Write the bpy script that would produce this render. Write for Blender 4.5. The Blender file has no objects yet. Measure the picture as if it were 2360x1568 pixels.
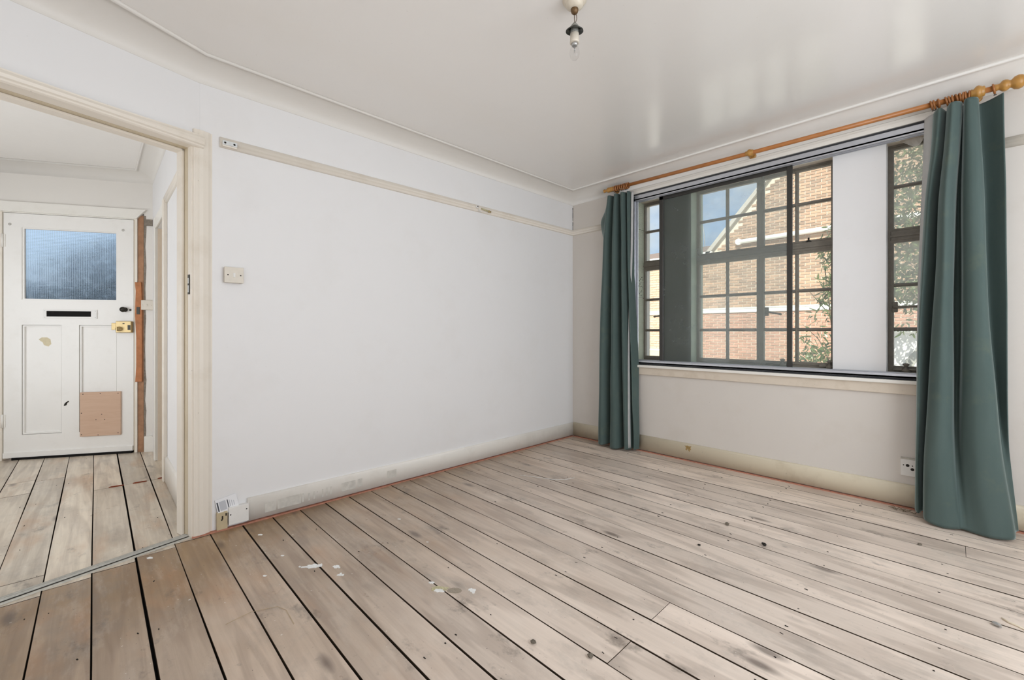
import bpy, bmesh, math, random
from mathutils import Vector, Matrix, Euler
from mathutils import noise as mnoise

SC = bpy.context.scene
COL = SC.collection
R = math.radians
rnd = random.Random(7)

# ------------------------------------------------------------------ camera
cam_d = bpy.data.cameras.new('camera')
cam = bpy.data.objects.new('camera', cam_d)
COL.objects.link(cam)
cam.location = (2.706, -3.471, 1.04)
cam.rotation_euler = (R(90), 0, R(45.964))
cam_d.sensor_fit = 'HORIZONTAL'
cam_d.sensor_width = 36.0
cam_d.lens = 36.0 * 993.0 / 2360.0
cam_d.shift_y = -17.0 / 2360.0
cam_d.clip_start = 0.02
cam_d.clip_end = 300
SC.camera = cam

# ------------------------------------------------------------------ exposure
SC.view_settings.view_transform = 'Standard'
SC.view_settings.look = 'None'
SC.view_settings.exposure = 0.0
SC.view_settings.gamma = 1.0
SC.view_settings.use_curve_mapping = False
SC.cycles.max_bounces = 12
SC.cycles.diffuse_bounces = 6
SC.cycles.transparent_max_bounces = 16
SC.cycles.sample_clamp_indirect = 6.0
SC.cycles.caustics_reflective = False
SC.cycles.caustics_refractive = False

# ------------------------------------------------------------------ sky
w = bpy.data.worlds.new('sky')
SC.world = w
w.use_nodes = True
nt = w.node_tree
nt.nodes.clear()
N = nt.nodes.new
L = nt.links.new
tc = N('ShaderNodeTexCoord')
sep = N('ShaderNodeSeparateXYZ'); L(tc.outputs['Generated'], sep.inputs[0])
grad = N('ShaderNodeValToRGB'); L(sep.outputs['Z'], grad.inputs[0])
grad.color_ramp.elements[0].position = 0.0
grad.color_ramp.elements[0].color = (0.50, 0.60, 0.70, 1)
grad.color_ramp.elements[1].position = 0.42
grad.color_ramp.elements[1].color = (0.15, 0.34, 0.66, 1)
cn = N('ShaderNodeTexNoise'); cn.inputs['Scale'].default_value = 2.6
cn.inputs['Detail'].default_value = 6; cn.inputs['Roughness'].default_value = 0.55
cm = N('ShaderNodeMapping'); cm.inputs['Location'].default_value = (2.3, 0.4, 0.35); cm.inputs['Scale'].default_value = (1, 1, 2.2)
L(tc.outputs['Generated'], cm.inputs[0]); L(cm.outputs[0], cn.inputs[0])
cr = N('ShaderNodeValToRGB'); L(cn.outputs[0], cr.inputs[0])
cr.color_ramp.elements[0].position = 0.38; cr.color_ramp.elements[0].color = (0, 0, 0, 1)
cr.color_ramp.elements[1].position = 0.56; cr.color_ramp.elements[1].color = (1, 1, 1, 1)
mx = N('ShaderNodeMix'); mx.data_type = 'RGBA'
L(cr.outputs[0], mx.inputs[0]); L(grad.outputs[0], mx.inputs[6]); mx.inputs[7].default_value = (0.62, 0.65, 0.68, 1)
bg = N('ShaderNodeBackground'); L(mx.outputs[2], bg.inputs[0]); bg.inputs[1].default_value = 1.5
wo = N('ShaderNodeOutputWorld'); L(bg.outputs[0], wo.inputs[0])

# ------------------------------------------------------------------ sun and large lights
def light(name, kind, loc, rot, energy, color=(1, 1, 1), size=None):
    d = bpy.data.lights.new(name, kind)
    d.energy = energy; d.color = color
    o = bpy.data.objects.new(name, d); COL.objects.link(o)
    o.location = loc; o.rotation_euler = rot
    if kind == 'AREA':
        d.shape = 'RECTANGLE'; d.size, d.size_y = size
    return o
sun = light('sun', 'SUN', (0, -8, 10), (R(48), 0, R(14)), 8.2, (1.0, 0.95, 0.86))
sun.data.angle = R(0.6)
# fill lamps added in front of closed, unseen walls; no openings there
light('fill_right', 'AREA', (4.28, -2.1, 1.40), (0, R(90), 0), 62, (0.86, 0.93, 1.0), (1.8, 2.4))
light('fill_back', 'AREA', (2.9, -4.5, 0.9), (R(152), 0, R(8)), 22, (0.92, 0.96, 1.0), (2.6, 1.0))  # added lamp, tilted up to brighten the ceiling
light('fill_hall', 'AREA', (-1.0, -5.12, 1.3), (R(100), 0, 0), 33, (0.92, 0.96, 1.0), (2.2, 1.8))

# ------------------------------------------------------------------ material helpers
def srgb(r, g, b):
    f = lambda c: (c / 255 / 12.92) if c / 255 <= 0.04045 else ((c / 255 + 0.055) / 1.055) ** 2.4
    return (f(r), f(g), f(b), 1)

class NT:
    def __init__(self, name):
        self.m = bpy.data.materials.new(name); self.m.use_nodes = True
        self.t = self.m.node_tree; self.t.nodes.clear()
        self.out = self.n('ShaderNodeOutputMaterial')
    def n(self, t, **kw):
        x = self.t.nodes.new(t)
        for k, v in kw.items(): setattr(x, k, v)
        return x
    def l(self, a, b): self.t.links.new(a, b)
    def pos(self):
        return self.n('ShaderNodeNewGeometry').outputs['Position']
    def mapping(self, vec, scale=(1, 1, 1), loc=(0, 0, 0)):
        m = self.n('ShaderNodeMapping'); m.inputs['Scale'].default_value = scale; m.inputs['Location'].default_value = loc
        self.l(vec, m.inputs[0]); return m.outputs[0]
    def noise(self, vec, scale, detail=4, rough=0.55, dist=0.0):
        x = self.n('ShaderNodeTexNoise'); x.inputs['Scale'].default_value = scale; x.inputs['Detail'].default_value = detail
        x.inputs['Roughness'].default_value = rough; x.inputs['Distortion'].default_value = dist
        self.l(vec, x.inputs['Vector']); return x.outputs[0]
    def ramp(self, fac, p0, p1, c0=(0, 0, 0, 1), c1=(1, 1, 1, 1)):
        r = self.n('ShaderNodeValToRGB'); e = r.color_ramp.elements
        e[0].position = p0; e[0].color = c0; e[1].position = p1; e[1].color = c1
        self.l(fac, r.inputs[0]); return r.outputs[0]
    def mix(self, fac, a, b, mode='MIX'):
        x = self.n('ShaderNodeMix', data_type='RGBA', blend_type=mode)
        for s, v in ((0, fac), (6, a), (7, b)):
            if hasattr(v, 'links'): self.l(v, x.inputs[s])
            else: x.inputs[s].default_value = v
        return x.outputs[2]
    def math(self, op, a, b=0.0, clamp=False):
        x = self.n('ShaderNodeMath', operation=op, use_clamp=clamp)
        for s, v in ((0, a), (1, b)):
            if hasattr(v, 'links'): self.l(v, x.inputs[s])
            else: x.inputs[s].default_value = v
        return x.outputs[0]
    def bump(self, h, strength=0.2, dist=0.01):
        b = self.n('ShaderNodeBump'); b.inputs['Strength'].default_value = strength; b.inputs['Distance'].default_value = dist
        self.l(h, b.inputs['Height']); return b.outputs[0]
    def principled(self, color, rough=0.5, spec=0.5, metal=0.0, normal=None, **kw):
        p = self.n('ShaderNodeBsdfPrincipled')
        for k, v in (('Base Color', color), ('Roughness', rough), ('Specular IOR Level', spec), ('Metallic', metal)):
            if hasattr(v, 'links'): self.l(v, p.inputs[k])
            else: p.inputs[k].default_value = v
        for k, v in kw.items(): p.inputs[k.replace('_', ' ')].default_value = v
        if normal is not None: self.l(normal, p.inputs['Normal'])
        self.l(p.outputs[0], self.out.inputs[0])
        return p

def paint(name, rgb, rough=0.5, spec=0.4, grime=0.25, grime_rgb=(150, 132, 105), gscale=5.0, lumps=0.08, lumpscale=6.0):
    """old paint: base colour, yellowed or grimy patches, slight lumps"""
    t = NT(name); P = t.pos()
    a = t.noise(P, gscale, 6, 0.65)
    f = t.ramp(a, 0.52, 0.78)
    f = t.math('MULTIPLY', f, grime)
    c = t.mix(f, srgb(*rgb), srgb(*grime_rgb))
    sp = t.ramp(t.noise(P, 70, 2, 0.5), 0.74, 0.78)
    c = t.mix(t.math('MULTIPLY', sp, 0.55 * min(1, grime * 2)), c, srgb(95, 85, 72))
    t.principled(c, rough, spec, normal=t.bump(t.noise(P, lumpscale, 3), lumps, 0.02))
    return t.m

def plain(name, rgb, rough=0.5, spec=0.5, metal=0.0, var=0.12, scale=30):
    t = NT(name)
    a = t.ramp(t.noise(t.pos(), scale, 4), 0.3, 0.75)
    c = t.mix(t.math('MULTIPLY', a, var * 2), srgb(*rgb), srgb(*[int(x * 0.62) for x in rgb]))
    t.principled(c, rough, spec, metal)
    return t.m

M = {}
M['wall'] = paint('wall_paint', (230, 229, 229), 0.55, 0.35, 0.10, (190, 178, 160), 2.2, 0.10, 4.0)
M['wall_front'] = paint('window_wall_paint', (212, 206, 199), 0.55, 0.35, 0.16, (178, 162, 140), 3.0, 0.10, 4.0)  # wall paint made darker and warmer: shade of the window wall put into the colour
M['ceiling'] = paint('ceiling_gloss_paint', (238, 235, 231), 0.21, 1.0, 0.08, (208, 198, 184), 1.6, 0.05, 5.0)
M['cove'] = paint('cove_paint', (224, 220, 214), 0.42, 0.45, 0.10, (190, 178, 160), 2.5, 0.05, 5.0)
M['cream'] = paint('cream_gloss', (229, 221, 209), 0.38, 0.5, 0.26, (178, 158, 126), 4.0, 0.05, 8)
M['cream2'] = paint('cream_jamb', (200, 186, 160), 0.4, 0.5, 0.35, (150, 130, 96), 5.0, 0.05, 8)
M['skirt'] = paint('skirting_paint', (230, 226, 219), 0.4, 0.45, 0.25, (176, 166, 150), 5.0, 0.05, 9)
M['skirt_old'] = paint('old_skirting_paint', (216, 206, 184), 0.45, 0.4, 0.42, (150, 130, 100), 4.5, 0.06, 9)
M['trim_white'] = paint('white_gloss', (232, 229, 222), 0.35, 0.5, 0.15, (180, 164, 135), 6, 0.04, 8)
M['door_white'] = paint('door_paint', (236, 234, 230), 0.33, 0.5, 0.12, (188, 178, 160), 7, 0.04, 8)
M['sill'] = paint('sill_paint', (214, 202, 186), 0.4, 0.5, 0.3, (150, 130, 100), 8, 0.05, 9)
M['alu'] = plain('aluminium', (196, 199, 206), 0.32, 0.5, 0.65, 0.05)
M['alu_dark'] = plain('dark_anodised', (62, 60, 57), 0.3, 0.5, 0.3, 0.06)
M['black'] = plain('black_gap', (22, 20, 18), 0.8, 0.2, 0, 0.05)
M['steel_frame'] = plain('painted_steel', (124, 118, 108), 0.45, 0.4, 0.0, 0.18, 40)
M['pillar_dark'] = plain('dark_pillar_face', (74, 78, 70), 0.6, 0.3, 0, 0.05, 6)
M['pillar_green'] = plain('pale_green_paint', (170, 178, 160), 0.5, 0.4, 0, 0.08, 8)
M['rib'] = plain('ribbed_panel', (186, 190, 172), 0.5, 0.4, 0, 0.10, 14)
M['wood_rod'] = plain('varnished_rod', (188, 122, 66), 0.3, 0.5, 0, 0.18, 20)
M['wood_turned'] = plain('turned_pine', (190, 140, 70), 0.3, 0.5, 0, 0.2, 30)
M['ring'] = plain('ring_wood', (168, 108, 58), 0.35, 0.5, 0, 0.2, 60)
M['brass'] = plain('brass', (206, 182, 132), 0.35, 0.5, 0.45, 0.1)
M['dark_metal'] = plain('dark_bronze', (58, 56, 50), 0.4, 0.5, 0.6, 0.12)
M['grey_metal'] = plain('worn_grey_strip', (190, 186, 176), 0.45, 0.5, 0.2, 0.22, 60)
M['steel'] = plain('zinc', (190, 190, 188), 0.35, 0.5, 0.7, 0.1)
M['plastic'] = plain('yellowed_plastic', (214, 205, 190), 0.35, 0.5, 0, 0.06)
M['plastic_white'] = plain('white_plastic', (232, 230, 226), 0.35, 0.5, 0, 0.03)
M['plastic_beige'] = plain('beige_plastic', (196, 180, 148), 0.4, 0.4, 0, 0.1)
M['paper'] = plain('paper', (232, 232, 234), 0.7, 0.2, 0, 0.03)
M['ink'] = plain('ink', (72, 74, 80), 0.7, 0.2, 0, 0.02)
M['inkgrey'] = plain('grey_print', (190, 192, 198), 0.7, 0.2, 0, 0.05)
M['porcelain'] = plain('ceiling_rose_plastic', (218, 208, 190), 0.35, 0.5, 0, 0.1, 60)
M['rust'] = plain('rusty_brass', (120, 92, 60), 0.45, 0.5, 0.5, 0.3, 120)
M['flex'] = plain('brown_flex', (96, 76, 54), 0.6, 0.3)
M['grey_lamp'] = plain('grey_lampholder', (150, 150, 144), 0.4, 0.5, 0.2, 0.2, 80)
M['shade_dark'] = plain('dark_shade_ring', (52, 54, 48), 0.35, 0.5, 0.2, 0.2, 60)
M['raw_wood'] = plain('raw_timber', (176, 134, 104), 0.75, 0.2, 0, 0.3, 18)
M['orange_wood'] = plain('new_pine', (192, 126, 82), 0.6, 0.3, 0, 0.25, 22)
M['plaster_raw'] = plain('broken_plaster', (150, 140, 128), 0.9, 0.1, 0, 0.35, 45)
M['red_primer'] = plain('salmon_underlay_strip', (196, 138, 116), 0.7, 0.2, 0, 0.3, 40)
M['red_wood'] = plain('reddish_wood', (140, 70, 46), 0.7, 0.2, 0, 0.3, 40)
M['stone'] = plain('grit', (120, 112, 100), 0.8, 0.2, 0, 0.3, 80)
M['darkgrit'] = plain('dark_grit', (48, 44, 40), 0.8, 0.2, 0, 0.2, 80)
M['paint_spill'] = plain('spilt_white_paint', (242, 242, 240), 0.5, 0.3, 0, 0.12, 90)
M['paint_yellow'] = plain('old_cream_sticker', (206, 198, 160), 0.6, 0.3, 0, 0.3, 120)
M['ground'] = plain('concrete_paving', (228, 225, 218), 0.8, 0.2, 0, 0.1, 2)
M['render_white'] = plain('white_render', (232, 230, 226), 0.7, 0.2, 0, 0.04, 6)
M['render_grey'] = plain('grey_reveal', (158, 158, 152), 0.7, 0.2, 0, 0.05, 6)
M['render_cream'] = plain('cream_render', (226, 206, 164), 0.7, 0.2, 0, 0.05, 4)
M['mortar'] = plain('mortar', (226, 214, 194), 0.9, 0.1, 0, 0.08, 30)
M['band'] = plain('white_band', (236, 236, 228), 0.6, 0.3, 0, 0.05, 6)
M['tiles'] = plain('roof_tiles', (140, 120, 110), 0.8, 0.2, 0, 0.15, 8)
M['bark'] = plain('bark', (110, 98, 78), 0.8, 0.2, 0, 0.2, 20)

def brick_mat(name, c1, c2):
    t = NT(name); oi = t.n('ShaderNodeObjectInfo'); g = t.n('ShaderNodeNewGeometry')
    f = t.math('FRACT', t.math('ADD', oi.outputs['Random'], g.outputs['Random Per Island']))
    c = t.mix(f, srgb(*c1), srgb(*c2))
    c = t.mix(t.math('MULTIPLY', t.noise(g.outputs['Position'], 1.2, 3), 0.35), c, srgb(214, 176, 140))
    t.principled(c, 0.85, 0.2)
    return t.m
M['brick'] = brick_mat('stock_brick', (178, 146, 122), (132, 112, 98))
M['brick_red'] = brick_mat('red_brick', (182, 138, 120), (156, 116, 100))
M['brick_pale'] = brick_mat('pale_brick', (226, 194, 166), (206, 172, 146))

def leaf_mat(name, c1, c2):
    t = NT(name); g = t.n('ShaderNodeNewGeometry')
    c = t.mix(g.outputs['Random Per Island'], srgb(*c1), srgb(*c2))
    p = t.n('ShaderNodeBsdfPrincipled'); t.l(c, p.inputs['Base Color']); p.inputs['Roughness'].default_value = 0.35
    tr = t.n('ShaderNodeBsdfTranslucent'); t.l(c, tr.inputs[0])
    a = t.n('ShaderNodeMixShader'); a.inputs[0].default_value = 0.3
    t.l(p.outputs[0], a.inputs[1]); t.l(tr.outputs[0], a.inputs[2]); t.l(a.outputs[0], t.out.inputs[0])
    return t.m
M['leaf'] = leaf_mat('shrub_leaf', (62, 80, 46), (112, 126, 82))
M['leaf_dark'] = leaf_mat('hedge_leaf', (26, 40, 46), (48, 66, 76))

def glass_mat(name, tint=(0.96, 0.98, 0.97), dust=0.06, dust_rgb=(226, 226, 218), gloss=0.06, rough=0.02):
    """window glass that lets light straight through, reflects a little and carries a film of dust"""
    t = NT(name)
    tr = t.n('ShaderNodeBsdfTransparent'); tr.inputs[0].default_value = (*tint, 1)
    gl = t.n('ShaderNodeBsdfGlossy'); gl.inputs['Roughness'].default_value = rough
    fr = t.n('ShaderNodeFresnel'); fr.inputs[0].default_value = 1.35
    bf = t.n('ShaderNodeNewGeometry').outputs['Backfacing']
    ff = t.math('MULTIPLY', fr.outputs[0], t.math('SUBTRACT', 1.0, bf))
    m1 = t.n('ShaderNodeMixShader'); t.l(ff, m1.inputs[0]); t.l(tr.outputs[0], m1.inputs[1]); t.l(gl.outputs[0], m1.inputs[2])
    du = t.n('ShaderNodeBsdfTranslucent'); du.inputs[0].default_value = srgb(*dust_rgb)
    d2 = t.n('ShaderNodeBsdfDiffuse'); d2.inputs[0].default_value = srgb(*dust_rgb)
    dm = t.n('ShaderNodeMixShader'); dm.inputs[0].default_value = 0.25; t.l(du.outputs[0], dm.inputs[1]); t.l(d2.outputs[0], dm.inputs[2])
    f = t.math('MULTIPLY', t.math('MULTIPLY', t.ramp(t.noise(t.pos(), 5, 6, 0.65), 0.25, 0.75, (0.45, 0.45, 0.45, 1)), dust), t.math('SUBTRACT', 1.0, bf))
    m2 = t.n('ShaderNodeMixShader'); t.l(f, m2.inputs[0]); t.l(m1.outputs[0], m2.inputs[1]); t.l(dm.outputs[0], m2.inputs[2])
    t.l(m2.outputs[0], t.out.inputs[0])
    return t.m
M['pane'] = glass_mat('dusty_pane', dust=0.27)
M['pane_hazy'] = glass_mat('very_dusty_pane', dust=0.60)
M['pane_tint'] = glass_mat('sliding_pane', tint=(0.95, 0.965, 0.965), dust=0.38, dust_rgb=(212, 218, 216))
M['bulb_glass'] = glass_mat('clear_bulb', tint=(0.97, 0.97, 0.97), dust=0.02, rough=0.0)

def reeded_mat():
    t = NT('reeded_glass'); P = t.n('ShaderNodeTexCoord').outputs['Object']
    a = t.n('ShaderNodeTexWave', wave_type='BANDS', bands_direction='Z'); a.inputs['Scale'].default_value = 26; t.l(P, a.inputs[0])
    b = t.n('ShaderNodeTexWave', wave_type='BANDS', bands_direction='X'); b.inputs['Scale'].default_value = 26; t.l(P, b.inputs[0])
    h = t.math('ADD', a.outputs['Fac'], b.outputs['Fac'])
    g = t.n('ShaderNodeBsdfGlass'); g.inputs['Color'].default_value = (0.80, 0.88, 0.95, 1); g.inputs['Roughness'].default_value = 0.12; g.inputs['IOR'].default_value = 1.3
    t.l(t.bump(h, 0.35, 0.008), g.inputs['Normal'])
    tr = t.n('ShaderNodeBsdfTransparent'); tr.inputs[0].default_value = (0.8, 0.88, 0.95, 1)
    m = t.n('ShaderNodeMixShader'); m.inputs[0].default_value = 0.75
    t.l(tr.outputs[0], m.inputs[1]); t.l(g.outputs[0], m.inputs[2])
    t.l(m.outputs[0], t.out.inputs[0])
    return t.m
M['reeded'] = reeded_mat()

def floor_mat(name, base_l, base_r, worn, gx0=0.0, gx1=1.9):
    """old pine boards; two base colours blend across the room (remains of varnish, then scrubbed bare, with window glare added to the pale end)"""
    t = NT(name); P = t.pos(); oi = t.n('ShaderNodeObjectInfo')
    off = t.n('ShaderNodeCombineXYZ'); t.l(t.math('MULTIPLY', oi.outputs['Random'], 37.0), off.inputs[0]); t.l(t.math('MULTIPLY', oi.outputs['Random'], 11.0), off.inputs[2])
    va = t.n('ShaderNodeVectorMath', operation='ADD'); t.l(P, va.inputs[0]); t.l(off.outputs[0], va.inputs[1]); V = va.outputs[0]
    sp = t.n('ShaderNodeSeparateXYZ'); t.l(P, sp.inputs[0])
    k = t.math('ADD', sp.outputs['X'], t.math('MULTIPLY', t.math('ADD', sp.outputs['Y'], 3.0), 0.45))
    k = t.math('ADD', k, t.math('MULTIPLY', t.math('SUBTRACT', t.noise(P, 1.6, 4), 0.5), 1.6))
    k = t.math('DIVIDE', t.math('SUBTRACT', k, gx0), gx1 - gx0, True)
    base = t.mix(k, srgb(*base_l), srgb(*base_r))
    # each board a little different
    br = t.math('MULTIPLY', t.math('SUBTRACT', oi.outputs['Random'], 0.5), 0.30)
    hs = t.n('ShaderNodeHueSaturation'); t.l(t.math('ADD', br, 1.0), hs.inputs['Value']); t.l(base, hs.inputs['Color']); base = hs.outputs[0]
    # grain
    g1 = t.noise(t.mapping(V, (1.6, 34, 1)), 1.0, 5, 0.6, 0.6)
    base = t.mix(t.math('MULTIPLY', t.ramp(g1, 0.38, 0.68), t.math('SUBTRACT', 0.5, t.math('MULTIPLY', k, 0.26))), base, t.mix(0.62, base, srgb(92, 66, 46)))
    wv = t.n('ShaderNodeTexWave', wave_type='RINGS', rings_direction='Y'); wv.inputs['Scale'].default_value = 1.4; wv.inputs['Distortion'].default_value = 9; wv.inputs['Detail'].default_value = 3; wv.inputs['Detail Scale'].default_value = 0.7
    t.l(t.mapping(V, (0.35, 9, 1)), wv.inputs[0])
    base = t.mix(t.math('MULTIPLY', t.ramp(wv.outputs['Fac'], 0.62, 0.9), 0.34), base, t.mix(0.6, base, srgb(96, 68, 48)))
    # grey dirt and pale wear, in patches drawn out along the boards
    d = t.ramp(t.noise(t.mapping(V, (2.0, 3.0, 1)), 1.9, 6, 0.7), 0.52, 0.74)
    base = t.mix(t.math('MULTIPLY', d, 0.40), base, srgb(122, 118, 112))
    og = t.ramp(t.noise(t.mapping(V, (1.3, 3.5, 1), (3, 8, 1)), 1.6, 4, 0.6), 0.54, 0.72)
    base = t.mix(t.math('MULTIPLY', t.math('MULTIPLY', og, t.math('SUBTRACT', 1.0, k)), 0.5), base, srgb(178, 130, 86))
    bl = t.ramp(t.noise(t.mapping(P, (1, 1.6, 1), (2, 5, 0)), 4.2, 5, 0.7), 0.60, 0.70)
    base = t.mix(t.math('MULTIPLY', bl, 0.55), base, srgb(92, 84, 76))
    wn = t.ramp(t.noise(t.mapping(V, (2.0, 7.0, 1), (5, 2, 0)), 2.0, 6, 0.7), 0.52, 0.72)
    base = t.mix(t.math('MULTIPLY', wn, 0.20), base, srgb(*worn))
    # knots
    vo = t.n('ShaderNodeTexVoronoi'); vo.inputs['Scale'].default_value = 1.0; t.l(t.mapping(V, (2.1, 6.2, 1)), vo.inputs['Vector'])
    kn = t.ramp(vo.outputs['Distance'], 0.05, 0.15, (1, 1, 1, 1), (0, 0, 0, 1))
    base = t.mix(t.math('MULTIPLY', kn, 0.7), base, srgb(84, 70, 62))
    # specks
    s1 = t.ramp(t.noise(P, 95, 2, 0.5), 0.735, 0.76)
    base = t.mix(t.math('MULTIPLY', s1, 0.75), base, srgb(50, 42, 36))
    s2 = t.ramp(t.noise(t.mapping(P, (1, 1, 1), (9, 4, 2)), 60, 2, 0.5), 0.745, 0.77)
    base = t.mix(t.math('MULTIPLY', s2, 0.75), base, srgb(226, 222, 214))
    rg = t.ramp(t.noise(P, 6, 4), 0.3, 0.8, (0.26, 0.26, 0.26, 1), (0.42, 0.42, 0.42, 1))
    t.principled(base, rg, 0.55, normal=t.bump(g1, 0.12, 0.004))
    return t.m
M['board_edge'] = plain('dirty_board_edge', (70, 58, 46), .85, .15, 0, .2, 30)
M['board'] = floor_mat('pine_floorboard', (152, 126, 96), (230, 214, 200), (236, 226, 214), 0.1, 2.1)  # pale colour of the bare boards also carries painted window glare
M['board_hall'] = floor_mat('hall_floorboard', (216, 204, 186), (218, 206, 188), (234, 228, 218))

def curtain_mat():
    t = NT('teal_velvet'); P = t.pos()
    a = t.noise(t.mapping(P, (5, 5, 1.2)), 2.0, 5, 0.6)
    c = t.mix(a, srgb(72, 88, 85), srgb(90, 104, 101))
    d = t.ramp(t.noise(t.mapping(P, (1, 1, 1), (3, 1, 0)), 7, 5, 0.65), 0.58, 0.8)
    c = t.mix(t.math('MULTIPLY', d, 0.4), c, srgb(108, 116, 96))
    t.principled(c, 0.8, 0.15, normal=t.bump(t.noise(P, 220, 2), 0.15, 0.002), Sheen_Weight=0.6, Sheen_Roughness=0.32, Sheen_Tint=(0.75, 0.9, 0.9, 1))
    return t.m
M['curtain'] = curtain_mat()
def lining_mat():
    t = NT('curtain_lining')
    c = t.mix(t.noise(t.pos(), 14, 4), srgb(226, 226, 224), srgb(204, 204, 204))
    p = t.n('ShaderNodeBsdfDiffuse'); t.l(c, p.inputs[0]); q = t.n('ShaderNodeBsdfTranslucent'); t.l(c, q.inputs[0])
    a = t.n('ShaderNodeMixShader'); a.inputs[0].default_value = 0.35; t.l(p.outputs[0], a.inputs[1]); t.l(q.outputs[0], a.inputs[2]); t.l(a.outputs[0], t.out.inputs[0])
    return t.m
M['lining'] = lining_mat()
def ply_mat():
    t = NT('plywood'); P = t.n('ShaderNodeTexCoord').outputs['Object']
    a = t.noise(t.mapping(P, (3, 3, 26)), 1.5, 5, 0.6, 0.8)
    t.principled(t.mix(a, srgb(216, 188, 166), srgb(192, 158, 134)), 0.7, 0.2)
    return t.m
M['ply'] = ply_mat()

# ------------------------------------------------------------------ mesh helpers
def BM(): return bmesh.new()
def add_box(bm, x0, x1, y0, y1, z0, z1, mat=None):
    vs = [Vector((x, y, z)) for x in (x0, x1) for y in (y0, y1) for z in (z0, z1)]
    if mat is not None: vs = [mat @ v for v in vs]
    v = [bm.verts.new(p) for p in vs]
    for f in ((0, 1, 3, 2), (4, 6, 7, 5), (0, 4, 5, 1), (2, 3, 7, 6), (0, 2, 6, 4), (1, 5, 7, 3)):
        bm.faces.new([v[i] for i in f])
    return v
def add_bev(bm, x0, x1, y0, y1, z0, z1, b=0.003, seg=2):
    tmp = BM(); add_box(tmp, x0, x1, y0, y1, z0, z1)
    bmesh.ops.bevel(tmp, geom=list(tmp.edges), offset=b, segments=seg, affect='EDGES', profile=0.6)
    merge(bm, tmp)
def merge(bm, tmp, mat=None):
    idx = {}
    for v in tmp.verts: idx[v.index] = None
    tmp.verts.index_update()
    vs = [bm.verts.new(mat @ v.co if mat is not None else v.co) for v in tmp.verts]
    for f in tmp.faces:
        try:
            nf = bm.faces.new([vs[v.index] for v in f.verts]); nf.smooth = f.smooth
        except ValueError: pass
    tmp.free()
def add_prism(bm, pts, axis, a0, a1):
    """extrude a polygon of 2-D points along axis 'x','y' or 'z'"""
    def P(p, a):
        return {'x': (a, p[0], p[1]), 'y': (p[0], a, p[1]), 'z': (p[0], p[1], a)}[axis]
    A = [bm.verts.new(P(p, a0)) for p in pts]; B = [bm.verts.new(P(p, a1)) for p in pts]
    n = len(pts)
    for i in range(n): bm.faces.new((A[i], A[(i + 1) % n], B[(i + 1) % n], B[i]))
    bm.faces.new(A[::-1]); bm.faces.new(B)
def add_tube(bm, pts, r, n=8, smooth=True, caps=True):
    pts = [Vector(p) for p in pts]; rings = []
    rr = r if isinstance(r, (list, tuple)) else [r] * len(pts)
    up = None
    for i, p in enumerate(pts):
        d = (pts[min(i + 1, len(pts) - 1)] - pts[max(i - 1, 0)]).normalized()
        if up is None: up = Vector((0, 0, 1)) if abs(d.z) < 0.9 else Vector((1, 0, 0))
        s = d.cross(up).normalized(); u = s.cross(d).normalized(); up = u
        rings.append([bm.verts.new(p + (s * math.cos(2 * math.pi * k / n) + u * math.sin(2 * math.pi * k / n)) * rr[i]) for k in range(n)])
    for a, b in zip(rings, rings[1:]):
        for k in range(n):
            f = bm.faces.new((a[k], a[(k + 1) % n], b[(k + 1) % n], b[k])); f.smooth = smooth
    if caps: bm.faces.new(rings[0][::-1]); bm.faces.new(rings[-1])
def add_lathe(bm, prof, n=20, mat=None, smooth=True):
    """prof: (radius, height) pairs round z"""
    rings = []
    for r, z in prof:
        ring = []
        for k in range(n):
            p = Vector((max(r, 1e-5) * math.cos(2 * math.pi * k / n), max(r, 1e-5) * math.sin(2 * math.pi * k / n), z))
            ring.append(bm.verts.new(mat @ p if mat is not None else p))
        rings.append(ring)
    for a, b in zip(rings, rings[1:]):
        for k in range(n):
            f = bm.faces.new((a[k], a[(k + 1) % n], b[(k + 1) % n], b[k])); f.smooth = smooth
    bm.faces.new(rings[0][::-1]); bm.faces.new(rings[-1])
def add_torus(bm, R0, r0, mat, n=18, m=8):
    rings = []
    for i in range(n):
        a = 2 * math.pi * i / n
        rings.append([bm.verts.new(mat @ Vector(((R0 + r0 * math.cos(2 * math.pi * j / m)) * math.cos(a), (R0 + r0 * math.cos(2 * math.pi * j / m)) * math.sin(a), r0 * math.sin(2 * math.pi * j / m)))) for j in range(m)])
    for i in range(n):
        A, B = rings[i], rings[(i + 1) % n]
        for j in range(m):
            f = bm.faces.new((A[j], B[j], B[(j + 1) % m], A[(j + 1) % m])); f.smooth = True
def obj(name, bm, mat, parent=None, fix=True):
    if fix: bmesh.ops.recalc_face_normals(bm, faces=list(bm.faces))
    me = bpy.data.meshes.new(name); bm.to_mesh(me); bm.free()
    me.materials.append(M[mat] if isinstance(mat, str) else mat)
    o = bpy.data.objects.new(name, me); COL.objects.link(o)
    if parent is not None: o.parent = parent
    return o
def empty(name, loc=(0, 0, 0), rotz=0.0):
    o = bpy.data.objects.new(name, None); COL.objects.link(o); o.location = loc; o.rotation_euler = (0, 0, rotz)
    o.empty_display_size = 0.05
    return o
def tag(o, label, cat, group=None, kind=None):
    o['label'] = label; o['category'] = cat
    if group: o['group'] = group
    if kind: o['kind'] = kind
    return o
def struct(o, label, cat): return tag(o, label, cat, None, 'structure')
def copy_tree(o, parent=None):
    c = o.copy(); COL.objects.link(c)
    if parent is not None: c.parent = parent
    for ch in list(o.children): copy_tree(ch, c)
    return c

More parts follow.
